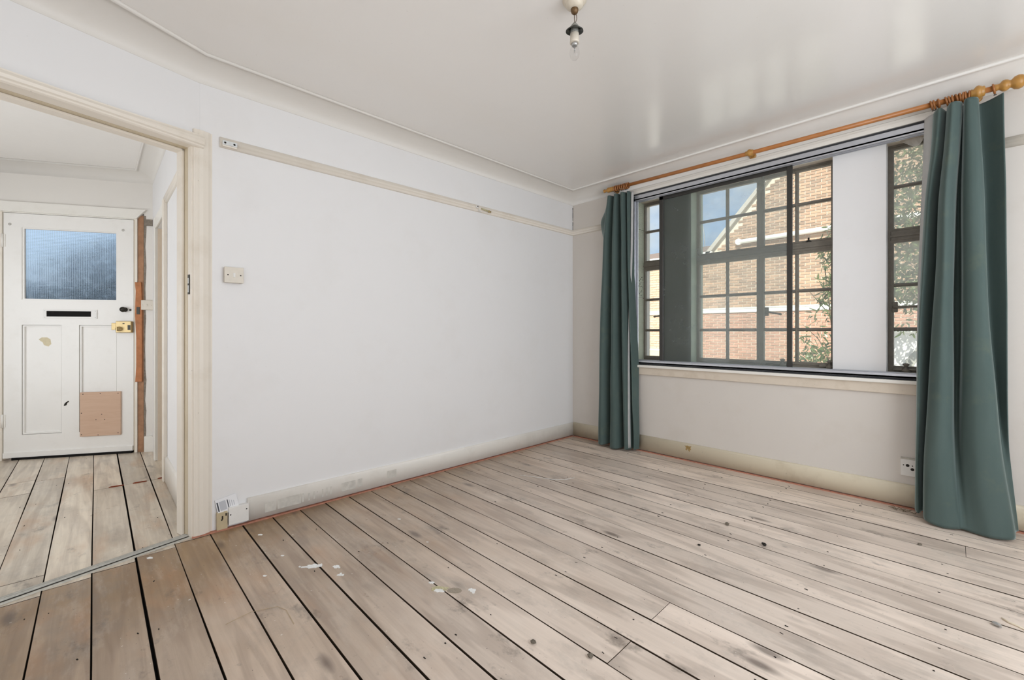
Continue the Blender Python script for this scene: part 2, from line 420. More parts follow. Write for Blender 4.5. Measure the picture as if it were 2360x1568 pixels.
# ================================================================== SHELL
ZC = 2.425           # ceiling height
XR = 4.30            # far side wall of the room
YB = -4.60           # back wall
TH = R(15)           # the doorway wall turns away by 15 degrees
D0 = Vector((0.0, -3.09, 0))
U = Vector((math.sin(TH), -math.cos(TH), 0))    # along the doorway wall
NRM = Vector((math.cos(TH), math.sin(TH), 0))   # into the room

# ---- floor with floorboards
bm = BM(); add_box(bm, -3.6, XR + 0.1, -5.3, 0.3, -0.16, -0.026)
floor = struct(obj('floor', bm, 'black'), 'bare wooden floor of long gappy boards running from hall to window', 'floor')
def yj(k): return -0.135 - 0.1455 * k
GAP = {22: .0070, 23: .003, 24: .0034, 21: .0036, 20: .004, 19: .0065, 18: .0058, 17: .0042, 16: .0038, 15: .0034, 25: .003, 26: .003}
def gap(k): return GAP.get(k, .0025 + 0.0010 * ((k * 7) % 3))
def board(x0, x1, y0, y1, mat):
    """one board: chamfered top edges, very slightly wavy long sides"""
    bm = BM(); c = 0.0010; n = max(2, int((x1 - x0) / 0.35)); h = rnd.uniform(-0.0012, 0.0006)
    rows = []
    for i in range(n + 1):
        x = x0 + (x1 - x0) * i / n
        wl = 0.0010 * math.sin(x * 3.1 + y0 * 40); wr = 0.0010 * math.sin(x * 2.3 + y1 * 31)
        a, b = y0 + wl, y1 + wr
        rows.append([bm.verts.new(p) for p in ((x, a, -0.025), (x, a, h - c), (x, a + c, h), (x, (a + b) / 2, h - 0.0007), (x, b - c, h), (x, b, h - c), (x, b, -0.025))])
    for p, q in zip(rows, rows[1:]):
        for j in range(6): bm.faces.new((p[j], q[j], q[j + 1], p[j + 1]))
        bm.faces.new((p[6], q[6], q[0], p[0]))
    bm.faces.new(rows[0]); bm.faces.new(rows[-1][::-1])
    for f in bm.faces:      # worn arrises and edges hold dark dirt
        if min(v.co.z for v in f.verts) < h - c * 0.9: f.material_index = 1
    o = obj('floorboard', bm, mat, floor); o.data.materials.append(M['board_edge'])
    return o
BUTT = {2: [2.733], 4: [1.156], 9: [3.4], 12: [1.936], 14: [1.941], 6: [3.3], 17: [3.1], 20: [2.9], 22: [3.3], 25: [3.2]}
HBUTT = {25: [-1.81, -1.47], 24: [-1.76, -0.018], 22: [-1.248], 21: [-1.248], 20: [-1.246], 26: [-1.3], 28: [-0.9]}
def thr_x(y): return -(y + 3.12) * math.tan(TH) + 0.035
for k in range(-1, 33):
    ya = max(yj(k + 1), YB - 0.5); yb = min(yj(k), 0.0)
    y0 = ya + gap(k + 1) / 2; y1 = yb - gap(k) / 2
    if y1 - y0 < 0.02: continue
    ym = (y0 + y1) / 2
    xs = 0.012 if ym > -3.09 else thr_x(ym)
    cuts = [xs] + [c for c in BUTT.get(k, []) if c > xs + .1] + [XR]
    for a, b in zip(cuts, cuts[1:]):
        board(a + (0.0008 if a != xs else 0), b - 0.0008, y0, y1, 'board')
    if ym < -3.10:
        cuts = [-3.3] + HBUTT.get(k, []) + [xs - 0.004]
        for a, b in zip(cuts, cuts[1:]):
            if b - a > 0.02: board(a + 0.001, b - 0.001, y0, y1, 'board_hall')
# nail heads: pairs on every joist
bm = BM()
for k in range(-1, 30):
    yc = (yj(k) + yj(k + 1)) / 2
    for j in range(-5, 11):
        xj = 0.36 + 0.385 * j + 0.0
        for s in (-0.042, 0.042):
            if rnd.random() < (0.78 if xj < 1.2 else 0.45): continue
            x = xj + rnd.uniform(-.016, .016); y = yc + s + rnd.uniform(-.012, .012)
            if y > -0.03 or (x < 0.03 and y > -3.13): continue
            l, wd, a = rnd.uniform(.002, .006), rnd.uniform(.0011, .002), rnd.uniform(-.35, .35)
            m = Matrix.Translation((x, y, 0)) @ Matrix.Rotation(a, 4, 'Z')
            add_box(bm, -l, l, -wd, wd, -0.004, 0.0009, m)
nails = obj('nail_heads', bm, 'darkgrit', floor); nails['kind'] = 'stuff'

# ---- walls
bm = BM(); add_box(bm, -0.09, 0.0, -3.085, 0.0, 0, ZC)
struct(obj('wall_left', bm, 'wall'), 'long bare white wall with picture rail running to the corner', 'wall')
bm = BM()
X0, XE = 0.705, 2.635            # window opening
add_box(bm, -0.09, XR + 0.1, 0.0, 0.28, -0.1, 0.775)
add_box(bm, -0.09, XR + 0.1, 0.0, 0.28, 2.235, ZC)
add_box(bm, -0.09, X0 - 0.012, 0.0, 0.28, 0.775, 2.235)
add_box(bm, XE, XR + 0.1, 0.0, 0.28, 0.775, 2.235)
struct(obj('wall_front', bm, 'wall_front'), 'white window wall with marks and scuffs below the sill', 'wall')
bm = BM()
add_box(bm, XR, XR + 0.1, YB, 0, 0, ZC)
struct(obj('wall_right', bm, 'wall'), 'white side wall facing the long wall, out of the picture', 'wall')
bm = BM()
add_box(bm, 0.3, XR + .1, YB - 0.1, YB, 0, ZC)
struct(obj('wall_back', bm, 'wall'), 'white back wall behind the viewer, out of the picture', 'wall')
# doorway wall: local frame with +x along the wall towards the viewer, +y into the room
DW = Matrix.Translation(D0) @ Matrix.Rotation(math.atan2(-math.cos(TH), math.sin(TH)), 4, 'Z')
DW_S0, DW_S1, HEAD = 0.034, 0.87, 1.985
bm = BM()
add_box(bm, -0.012, 1.58, -0.10, 0.0, HEAD + 0.02, ZC, DW)
add_box(bm, DW_S1 + 0.02, 1.58, -0.10, 0.0, 0, HEAD + 0.02, DW)
struct(obj('wall_doorway', bm, 'wall'), 'white angled wall over the open doorway to the hall', 'wall')
# hall
HA = R(28.3)
FD = Matrix.Translation((-2.268, -3.232, 0)) @ Matrix.Rotation(R(90) - HA, 4, 'Z')   # +x along the end wall, -y towards the viewer
bm = BM()
add_box(bm, -1.195, -0.115, -3.11, -2.99, 0, ZC)
add_box(bm, -1.81, -1.195, -3.11, -2.99, 1.885, ZC)
add_box(bm, -2.32, -1.81, -3.11, -2.99, 0, ZC)
struct(obj('wall_hall_side', bm, 'wall'), 'white hall wall seen at a slant through the doorway', 'wall')
bm = BM()
add_box(bm, 0.075, 0.30, 0.0, 0.12, 0, ZC, FD); add_box(bm, -0.905, 0.075, 0.0, 0.12, 2.075, ZC, FD); add_box(bm, -2.4, -0.905, 0.0, 0.12, 0, ZC, FD)
struct(obj('wall_hall_end', bm, 'cove'), 'pale hall end wall around the front door', 'wall')
bm = BM(); add_box(bm, -3.6, 0.6, -5.3, -5.2, 0, ZC)
struct(obj('wall_hall_left', bm, 'wall'), 'far side wall of the hall, out of the picture', 'wall')
bm = BM(); add_box(bm, -3.7, XR + 0.1, -5.4, 0.28, ZC, ZC + 0.12)
struct(obj('ceiling', bm, 'ceiling'), 'glossy off-white ceiling with window reflections', 'ceiling')
# dark cupboard behind the side opening in the hall
bm = BM(); add_box(bm, -1.86, -1.815, -2.985, -2.55, 0, 2.0); add_box(bm, -1.86, -1.19, -2.55, -2.5, 0, 2.0); add_box(bm, -1.195, -1.15, -2.985, -2.55, 0, 2.0); add_box(bm, -1.86, -1.15, -2.985, -2.5, 1.96, 2.0)
struct(obj('trim_hall_recess', bm, 'cream'), 'cream lining of the narrow recess beside the front door', 'trim')

bm = BM(); pz = 2.30
while pz > 2.085:
    h = rnd.uniform(.02, .05); w0 = rnd.uniform(.0015, .0045)
    add_box(bm, 0.0005, 0.0005 + w0, -w0 - .0005, -0.0005, pz - h, pz); pz -= h * rnd.choice((1.0, 1.0, 1.5))
ck = obj('corner_crack', bm, 'darkgrit'); tag(ck, 'dark crack down the wall corner above the picture rail', 'crack', kind='stuff')

# ---- coves and rails
def sweep(bm, path, prof, closed=False):
    """path: (point, offset direction already scaled for the mitre); prof: (offset, z)"""
    rows = [[bm.verts.new((p[0] + d[0] * o, p[1] + d[1] * o, z)) for o, z in prof] for p, d in path]
    for a, b in zip(rows, rows[1:]):
        for j in range(len(prof) - 1):
            f = bm.faces.new((a[j], b[j], b[j + 1], a[j + 1])); f.smooth = True
    for r_ in (rows[0], rows[-1]):
        if len(r_) > 2: bm.faces.new(r_)
ZB = 2.325
def cove_prof(o, z0, z1, n=9):
    p = [(-0.002, z0 - 0.003), (0.0015, z0 - 0.003), (0.0015, z0)]
    p += [(0.0015 + (o - 0.0015) * (1 - math.cos(math.pi / 2 * i / n)), z0 + (z1 - 0.008 - z0) * math.sin(math.pi / 2 * i / n)) for i in range(1, n + 1)]
    p += [(o + 0.001, z1 - 0.012), (o + 0.006, z1 - 0.014), (o + 0.011, z1 - 0.012), (o + 0.013, z1 - 0.006), (o + 0.013, z1 + 0.002), (-0.002, z1 + 0.002)]
    return p
mid = (NRM + Vector((1, 0, 0))).normalized() / math.cos(TH / 2)
pS = D0 + U * 0.45; pE = D0 + U * 1.58
bm = BM()
sweep(bm, [(pE, NRM * 1.6), (pS, NRM * 1.6), (D0, mid * 1.0), ((0, 0, 0), (1, -1.25, 0)), ((XR, 0, 0), (-1, -1.25, 0))], cove_prof(0.113, ZB, ZC))
struct(obj('trim_cove', bm, 'cove'), 'curved plaster cove between the room walls and ceiling', 'trim')
bm = BM()
n_end = Vector((math.cos(HA), -math.sin(HA), 0)); e0 = FD @ Vector((0.14, 0, 0)); e1 = FD @ Vector((-2.4, 0, 0))
hmit = (n_end + Vector((0, -1, 0))); hmit = hmit.normalized() / math.cos(math.acos(max(-1, min(1, n_end.dot(Vector((0, -1, 0)))))) / 2)
sweep(bm, [(e1, n_end), ((-2.202, -3.11, 0), hmit), ((-0.12, -3.11, 0), (0, -1, 0))], cove_prof(0.105, 2.345, ZC))
struct(obj('trim_hall_cove', bm, 'cove'), 'moulded cornice in the hall over the front door', 'trim')
RAIL = [(-0.001, 2.018), (0.010, 2.019), (0.013, 2.026), (0.012, 2.034), (0.017, 2.038), (0.021, 2.047), (0.021, 2.056), (0.014, 2.062), (0.014, 2.066), (0.008, 2.072), (-0.001, 2.073)]
bm = BM(); sweep(bm, [((0, -3.0, 0), (1, 0, 0)), ((0, 0, 0), (1, -1, 0)), ((X0 - 0.05, 0, 0), (0, -1, 0))], RAIL)
struct(obj('trim_picture_rail', bm, 'cream'), 'cream picture rail along the long wall into the corner', 'trim')
bm = BM(); sweep(bm, [((XE + 0.06, 0, 0), (0, -1, 0)), ((XR, 0, 0), (0, -1, 0))], RAIL)
struct(obj('trim_picture_rail_short', bm, 'cream'), 'short length of picture rail beside the wide curtain', 'trim')
bm = BM(); sweep(bm, [((-1.13, -3.11, 0), (0, -1, 0)), ((-0.12, -3.11, 0), (0, -1, 0))], [(o, z - 0.075) for o, z in RAIL])
struct(obj('trim_hall_rail', bm, 'cream'), 'picture rail on the slanting hall wall', 'trim')
# skirtings
def skirt(name, path, h, lift, mat, label, t=0.018):
    bm = BM(); sweep(bm, path, [(-0.001, lift), (t, lift), (t, h - 0.012), (t - 0.004, h - 0.004), (t - 0.009, h), (-0.001, h)])
    return struct(obj(name, bm, mat), label, 'baseboard')
skirt('baseboard_left', [((0, -2.875, 0), (1, 0, 0)), ((0, 0, 0), (1, -1, 0))], 0.135, 0.012, 'skirt', 'white skirting with grey filler patches under the long wall')
bbf = skirt('baseboard_front', [((0.018, 0, 0), (0.0, -1, 0)), ((XR, 0, 0), (0, -1, 0))], 0.138, 0.012, 'skirt_old', 'yellowed chipped skirting below the window')
bm = BM(); add_prism(bm, [(1.160, .122), (1.172, .118), (1.178, .124), (1.196, .119), (1.214, .122), (1.206, .108), (1.212, .094), (1.202, .090), (1.200, .074), (1.190, .086), (1.186, .100), (1.176, .082), (1.166, .090), (1.172, .104)], 'y', -.0192, -.0176); obj('paint_chip', bm, plain('bare_old_paint', (170, 142, 92), .6, .3, 0, .3, 60), bbf)
skirt('baseboard_hall', [((-1.13, -3.11, 0), (0, -1, 0)), ((-0.12, -3.11, 0), (0, -1, 0))], 0.178, 0.004, 'skirt', 'tall skirting on the slanting hall wall', 0.014)
# thin salmon-coloured strip in the gap between skirting and boards
bm = BM(); add_box(bm, 0.004, 0.026, -3.12, -0.02, -0.001, 0.006); 
struct(obj('trim_floor_edge_left', bm, 'red_primer'), 'thin salmon strip along the foot of the long wall', 'trim')
bm = BM(); add_box(bm, 0.03, XR, -0.027, -0.004, -0.001, 0.006)
struct(obj('trim_floor_edge_front', bm, 'red_primer'), 'thin salmon strip along the foot of the window wall', 'trim')
# grey filler smears on the skirting
bm = BM()
for a, b, z0, z1 in ((-2.79, -2.735, .035, .088), (-2.725, -2.60, .036, .092), (-2.595, -2.585, .04, .09), (-2.56, -2.55, .04, .085), (-2.53, -2.52, .04, .086), (-2.48, -2.472, .04, .088), (-2.455, -2.447, .04, .09), (-2.43, -2.422, .042, .09), (-2.36, -2.27, .042, .094), (-2.255, -2.225, .045, .095), (-2.05, -1.98, .05, .1)):
    add_box(bm, 0.0165, 0.0186, a, b, z0, z1)
sm = obj('filler_smears', bm, plain('grey_filler', (210, 206, 198), 0.7, 0.2, 0, 0.15, 40)); sm['kind'] = 'stuff'
tag(sm, 'grey filler smears brushed on the white skirting', 'filler', kind='stuff')

# ---- doorway casing (door_2 is the opening without its door)
dc = struct(empty('door_2', D0), 'cream-framed open doorway with its door taken off', 'doorway')
def loc(bm): bm.transform(DW); bm.transform(Matrix.Translation(-D0)); return bm
bm = BM()   # right jamb lining with two stops
add_box(bm, DW_S0 - 0.03, DW_S0, -0.125, 0.004, 0, HEAD + 0.03)
obj('jamb', loc(bm), 'cream', dc)
bm = BM(); add_bev(bm, DW_S0, DW_S0 + 0.014, -0.125, -0.07, 0, HEAD, 0.003, 1)
obj('door_stop', loc(bm), 'cream', dc)
bm = BM(); add_box(bm, DW_S0 - 0.0005, DW_S0 + 0.0015, -0.07, -0.035, 0, HEAD)
obj('rebate', loc(bm), 'cream2', dc)
bm = BM(); add_box(bm, DW_S1, DW_S1 + 0.03, -0.125, 0.004, 0, HEAD + 0.03); obj('jamb', loc(bm), 'cream', dc)
bm = BM(); add_box(bm, DW_S0, DW_S1, -0.125, 0.004, HEAD, HEAD + 0.03); obj('head_lining', loc(bm), 'cream', dc)
bm = BM(); add_bev(bm, DW_S0, DW_S1, -0.125, -0.07, HEAD - 0.014, HEAD, 0.003, 1); obj('head_stop', loc(bm), 'cream', dc)
bm = BM(); add_box(bm, DW_S0, DW_S1, -0.07, -0.035, HEAD - 0.0015, HEAD + 0.0005); obj('rebate', loc(bm), 'cream2', dc)
AP = [(0.0, 0.0), (0.0, 0.012), (0.006, 0.018), (0.014, 0.018), (0.020, 0.024), (0.034, 0.026), (0.055, 0.024), (0.066, 0.018), (0.072, 0.018), (0.074, 0.0)]
bm = BM()   # side architrave, bends with the wall so it is swept flat
add_prism(bm, [(DW_S0 - 0.006 - a * 1.15, b * 0.9) for a, b in AP], 'z', 0, HEAD + 0.09)
obj('architrave', loc(bm), 'cream', dc)
bm = BM()   # head architrave, bowed: it has sprung away from the wall
prev = None
nseg = 14
rows = []
for i in range(nseg + 1):
    s = -0.012 + (DW_S1 + 0.10) * i / nseg
    lift = 0.012 + 0.016 * math.sin(math.pi * min(1, i / nseg))
    sag = -0.018 * math.sin(math.pi * i / nseg)
    rows.append([bm.verts.new((s, b + lift * (0.25 if b < .001 else 1), HEAD - 0.003 + a * 0.92 + (sag if a > 0.05 else 0))) for a, b in AP])
for a, b in zip(rows, rows[1:]):
    for j in range(len(AP) - 1): bm.faces.new((a[j], b[j], b[j + 1], a[j + 1]))
    bm.faces.new((a[-1], b[-1], b[0], a[0]))
bm.faces.new(rows[0]); bm.faces.new(rows[-1][::-1])
obj('head_architrave', loc(bm), 'cream', dc)
bm = BM()
add_box(bm, DW_S0 - 0.001, DW_S0 + 0.003, -0.03, -0.012, 1.235, 1.335)
obj('strike_plate', loc(bm), 'dark_metal', dc)
bm = BM(); add_box(bm, DW_S0 + 0.003, DW_S0 + 0.0045, -0.026, -0.016, 1.29, 1.318); add_box(bm, DW_S0 + 0.003, DW_S0 + 0.0045, -0.026, -0.016, 1.245, 1.28)
obj('latch_hole', loc(bm), 'steel', dc)
# threshold strip
th = tag(empty('threshold_strip', D0), 'worn grey metal threshold strip between hall and room boards', 'threshold strip')
bm = BM()
for a, b, h in ((-0.060, -0.051, .010), (-0.050, -0.041, .012), (-0.040, -0.030, .010), (-0.016, -0.003, .005)):
    add_prism(bm, [(a, -0.001), (a + .004, h), (b - .003, h), (b, -0.001)], 'x', DW_S0 + 0.0, DW_S1)
bm2 = bm.copy(); bm.free(); obj('grey_rail', loc(bm2), 'grey_metal', th)
bm = BM(); add_box(bm, DW_S0, DW_S1, -0.031, -0.014, -0.002, 0.002); obj('groove', loc(bm), 'darkgrit', th)

# ================================================================== FRONT DOOR (door_1)
fd = struct(empty('door_1', FD.to_translation(), R(90) - HA), 'white panelled front door with ribbed glass pane and plywood patch', 'door')
def rect_ring(bm, x0, x1, z0, z1, wl, wr, wb, wt, y0, y1):
    add_box(bm, x0, x0 + wl, y0, y1, z0, z1); add_box(bm, x1 - wr, x1, y0, y1, z0, z1)
    add_box(bm, x0 + wl, x1 - wr, y0, y1, z0, z0 + wb); add_box(bm, x0 + wl, x1 - wr, y0, y1, z1 - wt, z1)
DB = 0.018
bm = BM()   # stiles, rails, muntin
y0, y1 = 0.0, 0.042
add_box(bm, -0.882, -0.765, y0, y1, DB, 2.018); add_box(bm, -0.122, 0.0, y0, y1, DB, 2.018)
add_box(bm, -0.765, -0.122, y0, y1, 1.905, 2.018); add_box(bm, -0.765, -0.122, y0, y1, 1.104, 1.312)
add_box(bm, -0.765, -0.122, y0, y1, DB, 0.20); add_box(bm, -0.502, -0.384, y0, y1, 0.20, 1.104)
obj('leaf', bm, 'door_white', fd)
for a, b in ((-0.765, -0.502), (-0.384, -0.122)):
    bm = BM(); add_box(bm, a, b, 0.018, 0.034, 0.20, 1.104)
    obj('panel', bm, 'door_white', fd)
    bm = BM(); rect_ring(bm, a + .004, b - .004, 0.204, 1.100, .010, .010, .010, .010, 0.005, 0.020)
    obj('panel_moulding', bm, 'door_white', fd)
bm = BM(); rect_ring(bm, -0.765, -0.122, 1.312, 1.905, .014, .006, .008, .010, 0.006, 0.020); obj('glazing_bead', bm, 'door_white', fd)
bm = BM(); add_box(bm, -0.762, -0.124, 0.020, 0.025, 1.314, 1.903); obj('glass_pane', bm, 'reeded', fd)
bm = BM(); rect_ring(bm, -0.623, -0.258, 1.158, 1.234, .023, .040, .016, .014, -0.007, 0.0); obj('letter_plate', bm, 'plastic_white', fd)
bm = BM(); add_box(bm, -0.600, -0.298, -0.0015, 0.001, 1.174, 1.220); lp = obj('letter_slot_brush', bm, 'black', fd)
for x, z in ((-.612, 1.222), (-.612, 1.168), (-.268, 1.222), (-.268, 1.168)):
    bm = BM(); add_lathe(bm, [(0.004, 0), (0.003, 0.002)], 8, Matrix.Translation((x, -0.0065, z)) @ Matrix.Rotation(R(90), 4, 'X')); obj('screw_head', bm, 'steel', lp)
bm = BM(); add_bev(bm, -0.112, -0.002, -0.036, 0.0, 1.040, 1.138, .004); lk = obj('rim_lock', bm, 'brass', fd)
bm = BM(); add_bev(bm, -0.145, -0.112, -0.030, -0.006, 1.062, 1.122, .003); obj('lock_bolt', bm, 'brass', lk)
bm = BM(); add_lathe(bm, [(0.02, 0), (0.02, .008), (0.013, .012), (0.012, .026), (0.016, .03), (0.0, .032)], 16, Matrix.Translation((-0.084, -0.034, 1.072)) @ Matrix.Rotation(R(90), 4, 'X')); add_box(bm, -0.0865, -0.0815, -0.078, -0.055, 1.055, 1.09); obj('turn_knob', bm, 'brass', lk)
bm = BM(); add_box(bm, -0.026, -0.006, -0.0375, -0.034, 1.062, 1.105); add_box(bm, -0.062, -0.048, -0.0375, -0.034, 1.114, 1.122); obj('lock_slot', bm, 'dark_metal', lk)
bm = BM(); add_lathe(bm, [(0.020, 0), (0.020, .006), (0.012, .010), (0.012, .018), (0.019, .024), (0.023, .032), (0.020, .042), (0.0, .046)], 18, Matrix.Translation((-0.062, 0.0, 1.239)) @ Matrix.Rotation(R(90), 4, 'X')); obj('door_knob', bm, 'dark_metal', fd)
bm = BM(); add_lathe(bm, [(0.009, 0), (0.006, .003)], 12, Matrix.Translation((-0.024, 0.0, 1.236)) @ Matrix.Rotation(R(90), 4, 'X')); obj('bolt_keyhole', bm, 'dark_metal', fd)
bm = BM(); add_bev(bm, -0.372, -0.087, -0.014, 0.0, 0.162, 0.535, .0015, 1); pw = obj('plywood_patch', bm, 'ply', fd); pw['label'] = 'square of bare plywood over the lower panel'
for x, z in ((-.35, .52), (-.23, .522), (-.105, .52), (-.36, .36), (-.22, .345), (-.20, .30), (-.26, .30), (-.36, .18), (-.105, .18), (-.245, .17)):
    bm = BM(); add_lathe(bm, [(0.004, 0), (0.0038, .001)], 6, Matrix.Translation((x, -0.0139, z)) @ Matrix.Rotation(R(90), 4, 'X')); obj('screw_head', bm, 'dark_metal', pw)
bm = BM(); add_prism(bm, [(-.487, .425), (-.470, .430), (-.462, .452), (-.452, .458), (-.456, .468), (-.474, .455), (-.484, .442)], 'y', -0.0012, 0.001); obj('chipped_hole', bm, 'darkgrit', fd)
bm = BM(); add_prism(bm, [(-.665, .985), (-.652, .968), (-.640, .962), (-.630, .935), (-.600, .925), (-.582, .945), (-.588, .985), (-.610, 1.0), (-.645, 1.0)], 'y', 0.0172, 0.0184); obj('paint_chip', bm, plain('old_cream_paint', (216, 204, 172), .6, .3, 0, .1), fd)
bm = BM(); add_box(bm, -0.880, -0.004, -0.012, 0.0, 0.018, 0.060); obj('weather_bar', bm, 'door_white', fd)
bm = BM(); add_box(bm, -0.82, -0.006, -0.018, 0.02, 0.0, 0.019); obj('draught_brush', bm, 'black', fd)
for z in (1.74, 0.27):
    bm = BM(); add_box(bm, -0.905, -0.868, -0.004, 0.002, z, z + 0.10); h = obj('hinge', bm, 'trim_white', fd)
    bm = BM(); add_tube(bm, [(-0.885, -0.008, z - .004), (-0.885, -0.008, z + .104)], 0.008, 10); obj('hinge_pin', bm, 'trim_white', h)
for x in (-.84, -.075):
    bm = BM(); add_torus(bm, 0.008, 0.0018, Matrix.Translation((x, -0.004, 1.925)) @ Matrix.Rotation(R(90), 4, 'X'), 10, 6); obj('hook', bm, 'grey_metal', fd)
# frame
fr = struct(empty('trim_front_door', FD.to_translation(), R(90) - HA), 'front door frame with its moulding stripped on one side', 'door frame')
bm = BM(); add_box(bm, 0.003, 0.012, -0.002, 0.06, 0.0, 2.03); obj('frame_rebate', bm, 'cream2', fr)
bm = BM(); add_box(bm, 0.012, 0.031, -0.012, 0.06, 0.615, 2.045); add_box(bm, 0.012, 0.031, -0.012, 0.06, 0.0, 0.612); obj('frame_post', bm, 'cream', fr)
bm = BM(); add_box(bm, -0.905, -0.886, -0.01, 0.06, 0, 2.04); obj('frame_post', bm, 'cream', fr)
bm = BM(); add_box(bm, -0.905, 0.031, -0.004, 0.06, 2.021, 2.075); obj('frame_head', bm, 'trim_white', fr)
bm = BM()
add_prism(bm, [(-0.94, 2.028), (0.030, 2.028), (0.098, 2.108), (-1.0, 2.108)], 'y', -0.024, -0.003); obj('head_architrave', bm, 'trim_white', fr)
bm = BM(); add_box(bm, -1.0, -0.905, -0.022, 0, 0, 2.03); obj('side_architrave', bm, 'cream', fr)
bm = BM(); add_box(bm, 0.032, 0.074, -0.004, 0.06, 0.0, 2.06); s_ = obj('bare_stud', bm, 'raw_wood', fr); s_['label'] = 'bare brown timber post'
bm = BM(); add_prism(bm, [(0.016, 1.478), (0.060, 1.478), (0.066, 1.30), (0.066, 0.615), (0.018, 0.613), (0.026, 0.75), (0.026, 1.0), (0.020, 1.12), (0.016, 1.2), (0.022, 1.40)], 'y', -0.016, -0.004); s_ = obj('orange_splice', bm, 'orange_wood', fr); s_['label'] = 'newer orange pine splice'
bm = BM(); add_box(bm, 0.030, 0.052, -0.020, -0.015, 1.20, 1.262); obj('bolt_keep', bm, 'dark_metal', fr)
bm = BM()
px = [(0.074, 0.0)]; 
for i in range(24): px.append((0.088 + rnd.uniform(-.005, .006), 2.06 * i / 23))
px.append((0.074, 2.06)); add_prism(bm, px, 'y', -0.0015, 0.03); obj('broken_plaster', bm, 'plaster_raw', fr)
bm = BM(); add_box(bm, 0.092, 0.142, -0.012, 0.0, 1.975, 2.028); obj('timber_stub', bm, 'plaster_raw', fr)
bm = BM(); add_prism(bm, [(0.084, 0.0), (0.084, 0.136), (0.135, 0.140), (0.150, 0.128), (0.157, 0.10), (0.158, 0.0)], 'y', -0.02, 0.0); obj('skirting_end', bm, 'trim_white', fr)
# hall side-opening architrave
ha = struct(empty('trim_hall_opening', (-1.5, -3.11, 0)), 'cream architrave round the recess in the hall wall', 'trim')
O = Vector((1.5, 3.11, 0))
def lo(bm): bm.transform(Matrix.Translation(O)); return bm
bm = BM(); add_bev(bm, -1.885, -1.81, -3.128, -3.109, 0, 1.975, .004, 1); obj('architrave_leg', lo(bm), 'trim_white', ha)
bm = BM(); add_bev(bm, -1.195, -1.125, -3.134, -3.109, 0, 1.975, .004, 1); obj('architrave_leg', lo(bm), 'cream', ha)
bm = BM(); add_box(bm, -1.8105, -1.8065, -3.108, -2.99, 0, 1.885); obj('reveal', lo(bm), plain('beige_reveal', (232, 216, 196), .45, .4, 0, .05), ha)
bm = BM(); add_bev(bm, -1.81, -1.195, -3.126, -3.109, 1.885, 1.975, .004, 1); obj('architrave_head', lo(bm), 'trim_white', ha)

# ================================================================== WINDOW
# ---- pillars between the three steel windows
bm = BM(); add_box(bm, 0.935, 1.1845, 0.047, 0.28, 0.775, 2.235); p1 = struct(obj('pillar', bm, 'pillar_green'), 'green-grey pillar behind the sliding pane', 'pillar')
bm = BM(); add_box(bm, 0.936, 1.1835, 0.0440, 0.0472, 0.776, 2.234); obj('dark_face', bm, 'pillar_dark', p1)  # room-facing side coloured much darker than the pillar body
bm = BM(); add_box(bm, 2.130, 2.399, 0.045, 0.28, 0.775, 2.235); struct(obj('pillar', bm, 'wall'), 'white plastered pillar with black specks beside the wide curtain', 'pillar')
# ribbed lining panels on the first reveal
wr = struct(empty('trim_reveal', (X0, 0, 0)), 'pale green ribbed lining of the window reveal by the narrow curtain', 'reveal')
for z0, z1 in ((0.792, 1.352), (1.358, 1.972), (1.976, 2.233)):
    bm = BM(); n = int((z1 - z0) / 0.0085); pts = [(-0.012, z0)]
    for i in range(n):
        a = z0 + (z1 - z0) * i / n; s = (z1 - z0) / n
        pts += [(0.0, a + 0.001), (0.0, a + s * 0.74), (-0.0035, a + s * 0.80), (-0.0035, a + s * 0.98)]
    pts += [(-0.012, z1)]
    A = [bm.verts.new((p[0], 0.036, p[1])) for p in pts]; B = [bm.verts.new((p[0], 0.160, p[1])) for p in pts]
    for i in range(len(pts) - 1): bm.faces.new((A[i], A[i + 1], B[i + 1], B[i]))
    obj('ribbed_panel', bm, 'rib', wr)
bm = BM()
for i in range(16):
    z = rnd.gauss(1.46, .05); y = rnd.uniform(.05, .12); add_box(bm, 0.0002, 0.0012, y, y + rnd.uniform(.003, .01), z, z + rnd.uniform(.004, .014))
sp = obj('dark_specks', bm, 'darkgrit', wr); sp['kind'] = 'stuff'
# inner sill bed and head lining
bm = BM(); add_box(bm, X0 - .01, XE, 0.04, 0.275, 0.776, 0.794); struct(obj('trim_sill_bed', bm, 'band'), 'white painted bed under the steel windows', 'sill')
bm = BM(); add_box(bm, X0 - .01, XE, 0.04, 0.275, 2.222, 2.236); struct(obj('trim_window_head', bm, 'sill'), 'dingy soffit over the steel windows', 'trim')
# sill board and apron in the room
sl = struct(empty('trim_window_sill', (1.66, 0, 0.74)), 'cream window sill with grubby edge below the aluminium frame', 'sill')
S_ = Matrix.Translation((-1.66, 0, -0.74))
bm = BM(); add_bev(bm, X0 - .03, XE + .04, -0.040, 0.03, 0.735, 0.757, .005); bm.transform(S_); obj('sill_board', bm, 'trim_white', sl)
bm = BM(); add_bev(bm, X0 - .02, XE + .03, -0.018, 0.0, 0.672, 0.735, .004); bm.transform(S_); obj('apron', bm, 'sill', sl)
bm = BM(); add_bev(bm, X0 - .05, XE + .06, -0.022, 0.0, 2.272, 2.300, .004); add_bev(bm, X0 - .05, XE + .06, -0.010, 0.0, 2.300, 2.318, .003)
struct(obj('trim_window_top', bm, 'trim_white'), 'white moulding over the window below the curtain pole', 'trim')
bm = BM(); add_bev(bm, X0 - .06, X0 - .012, -0.022, 0.0, 0.757, 2.272, .004); struct(obj('trim_window_side', bm, 'trim_white'), 'white window moulding behind the narrow curtain', 'trim')

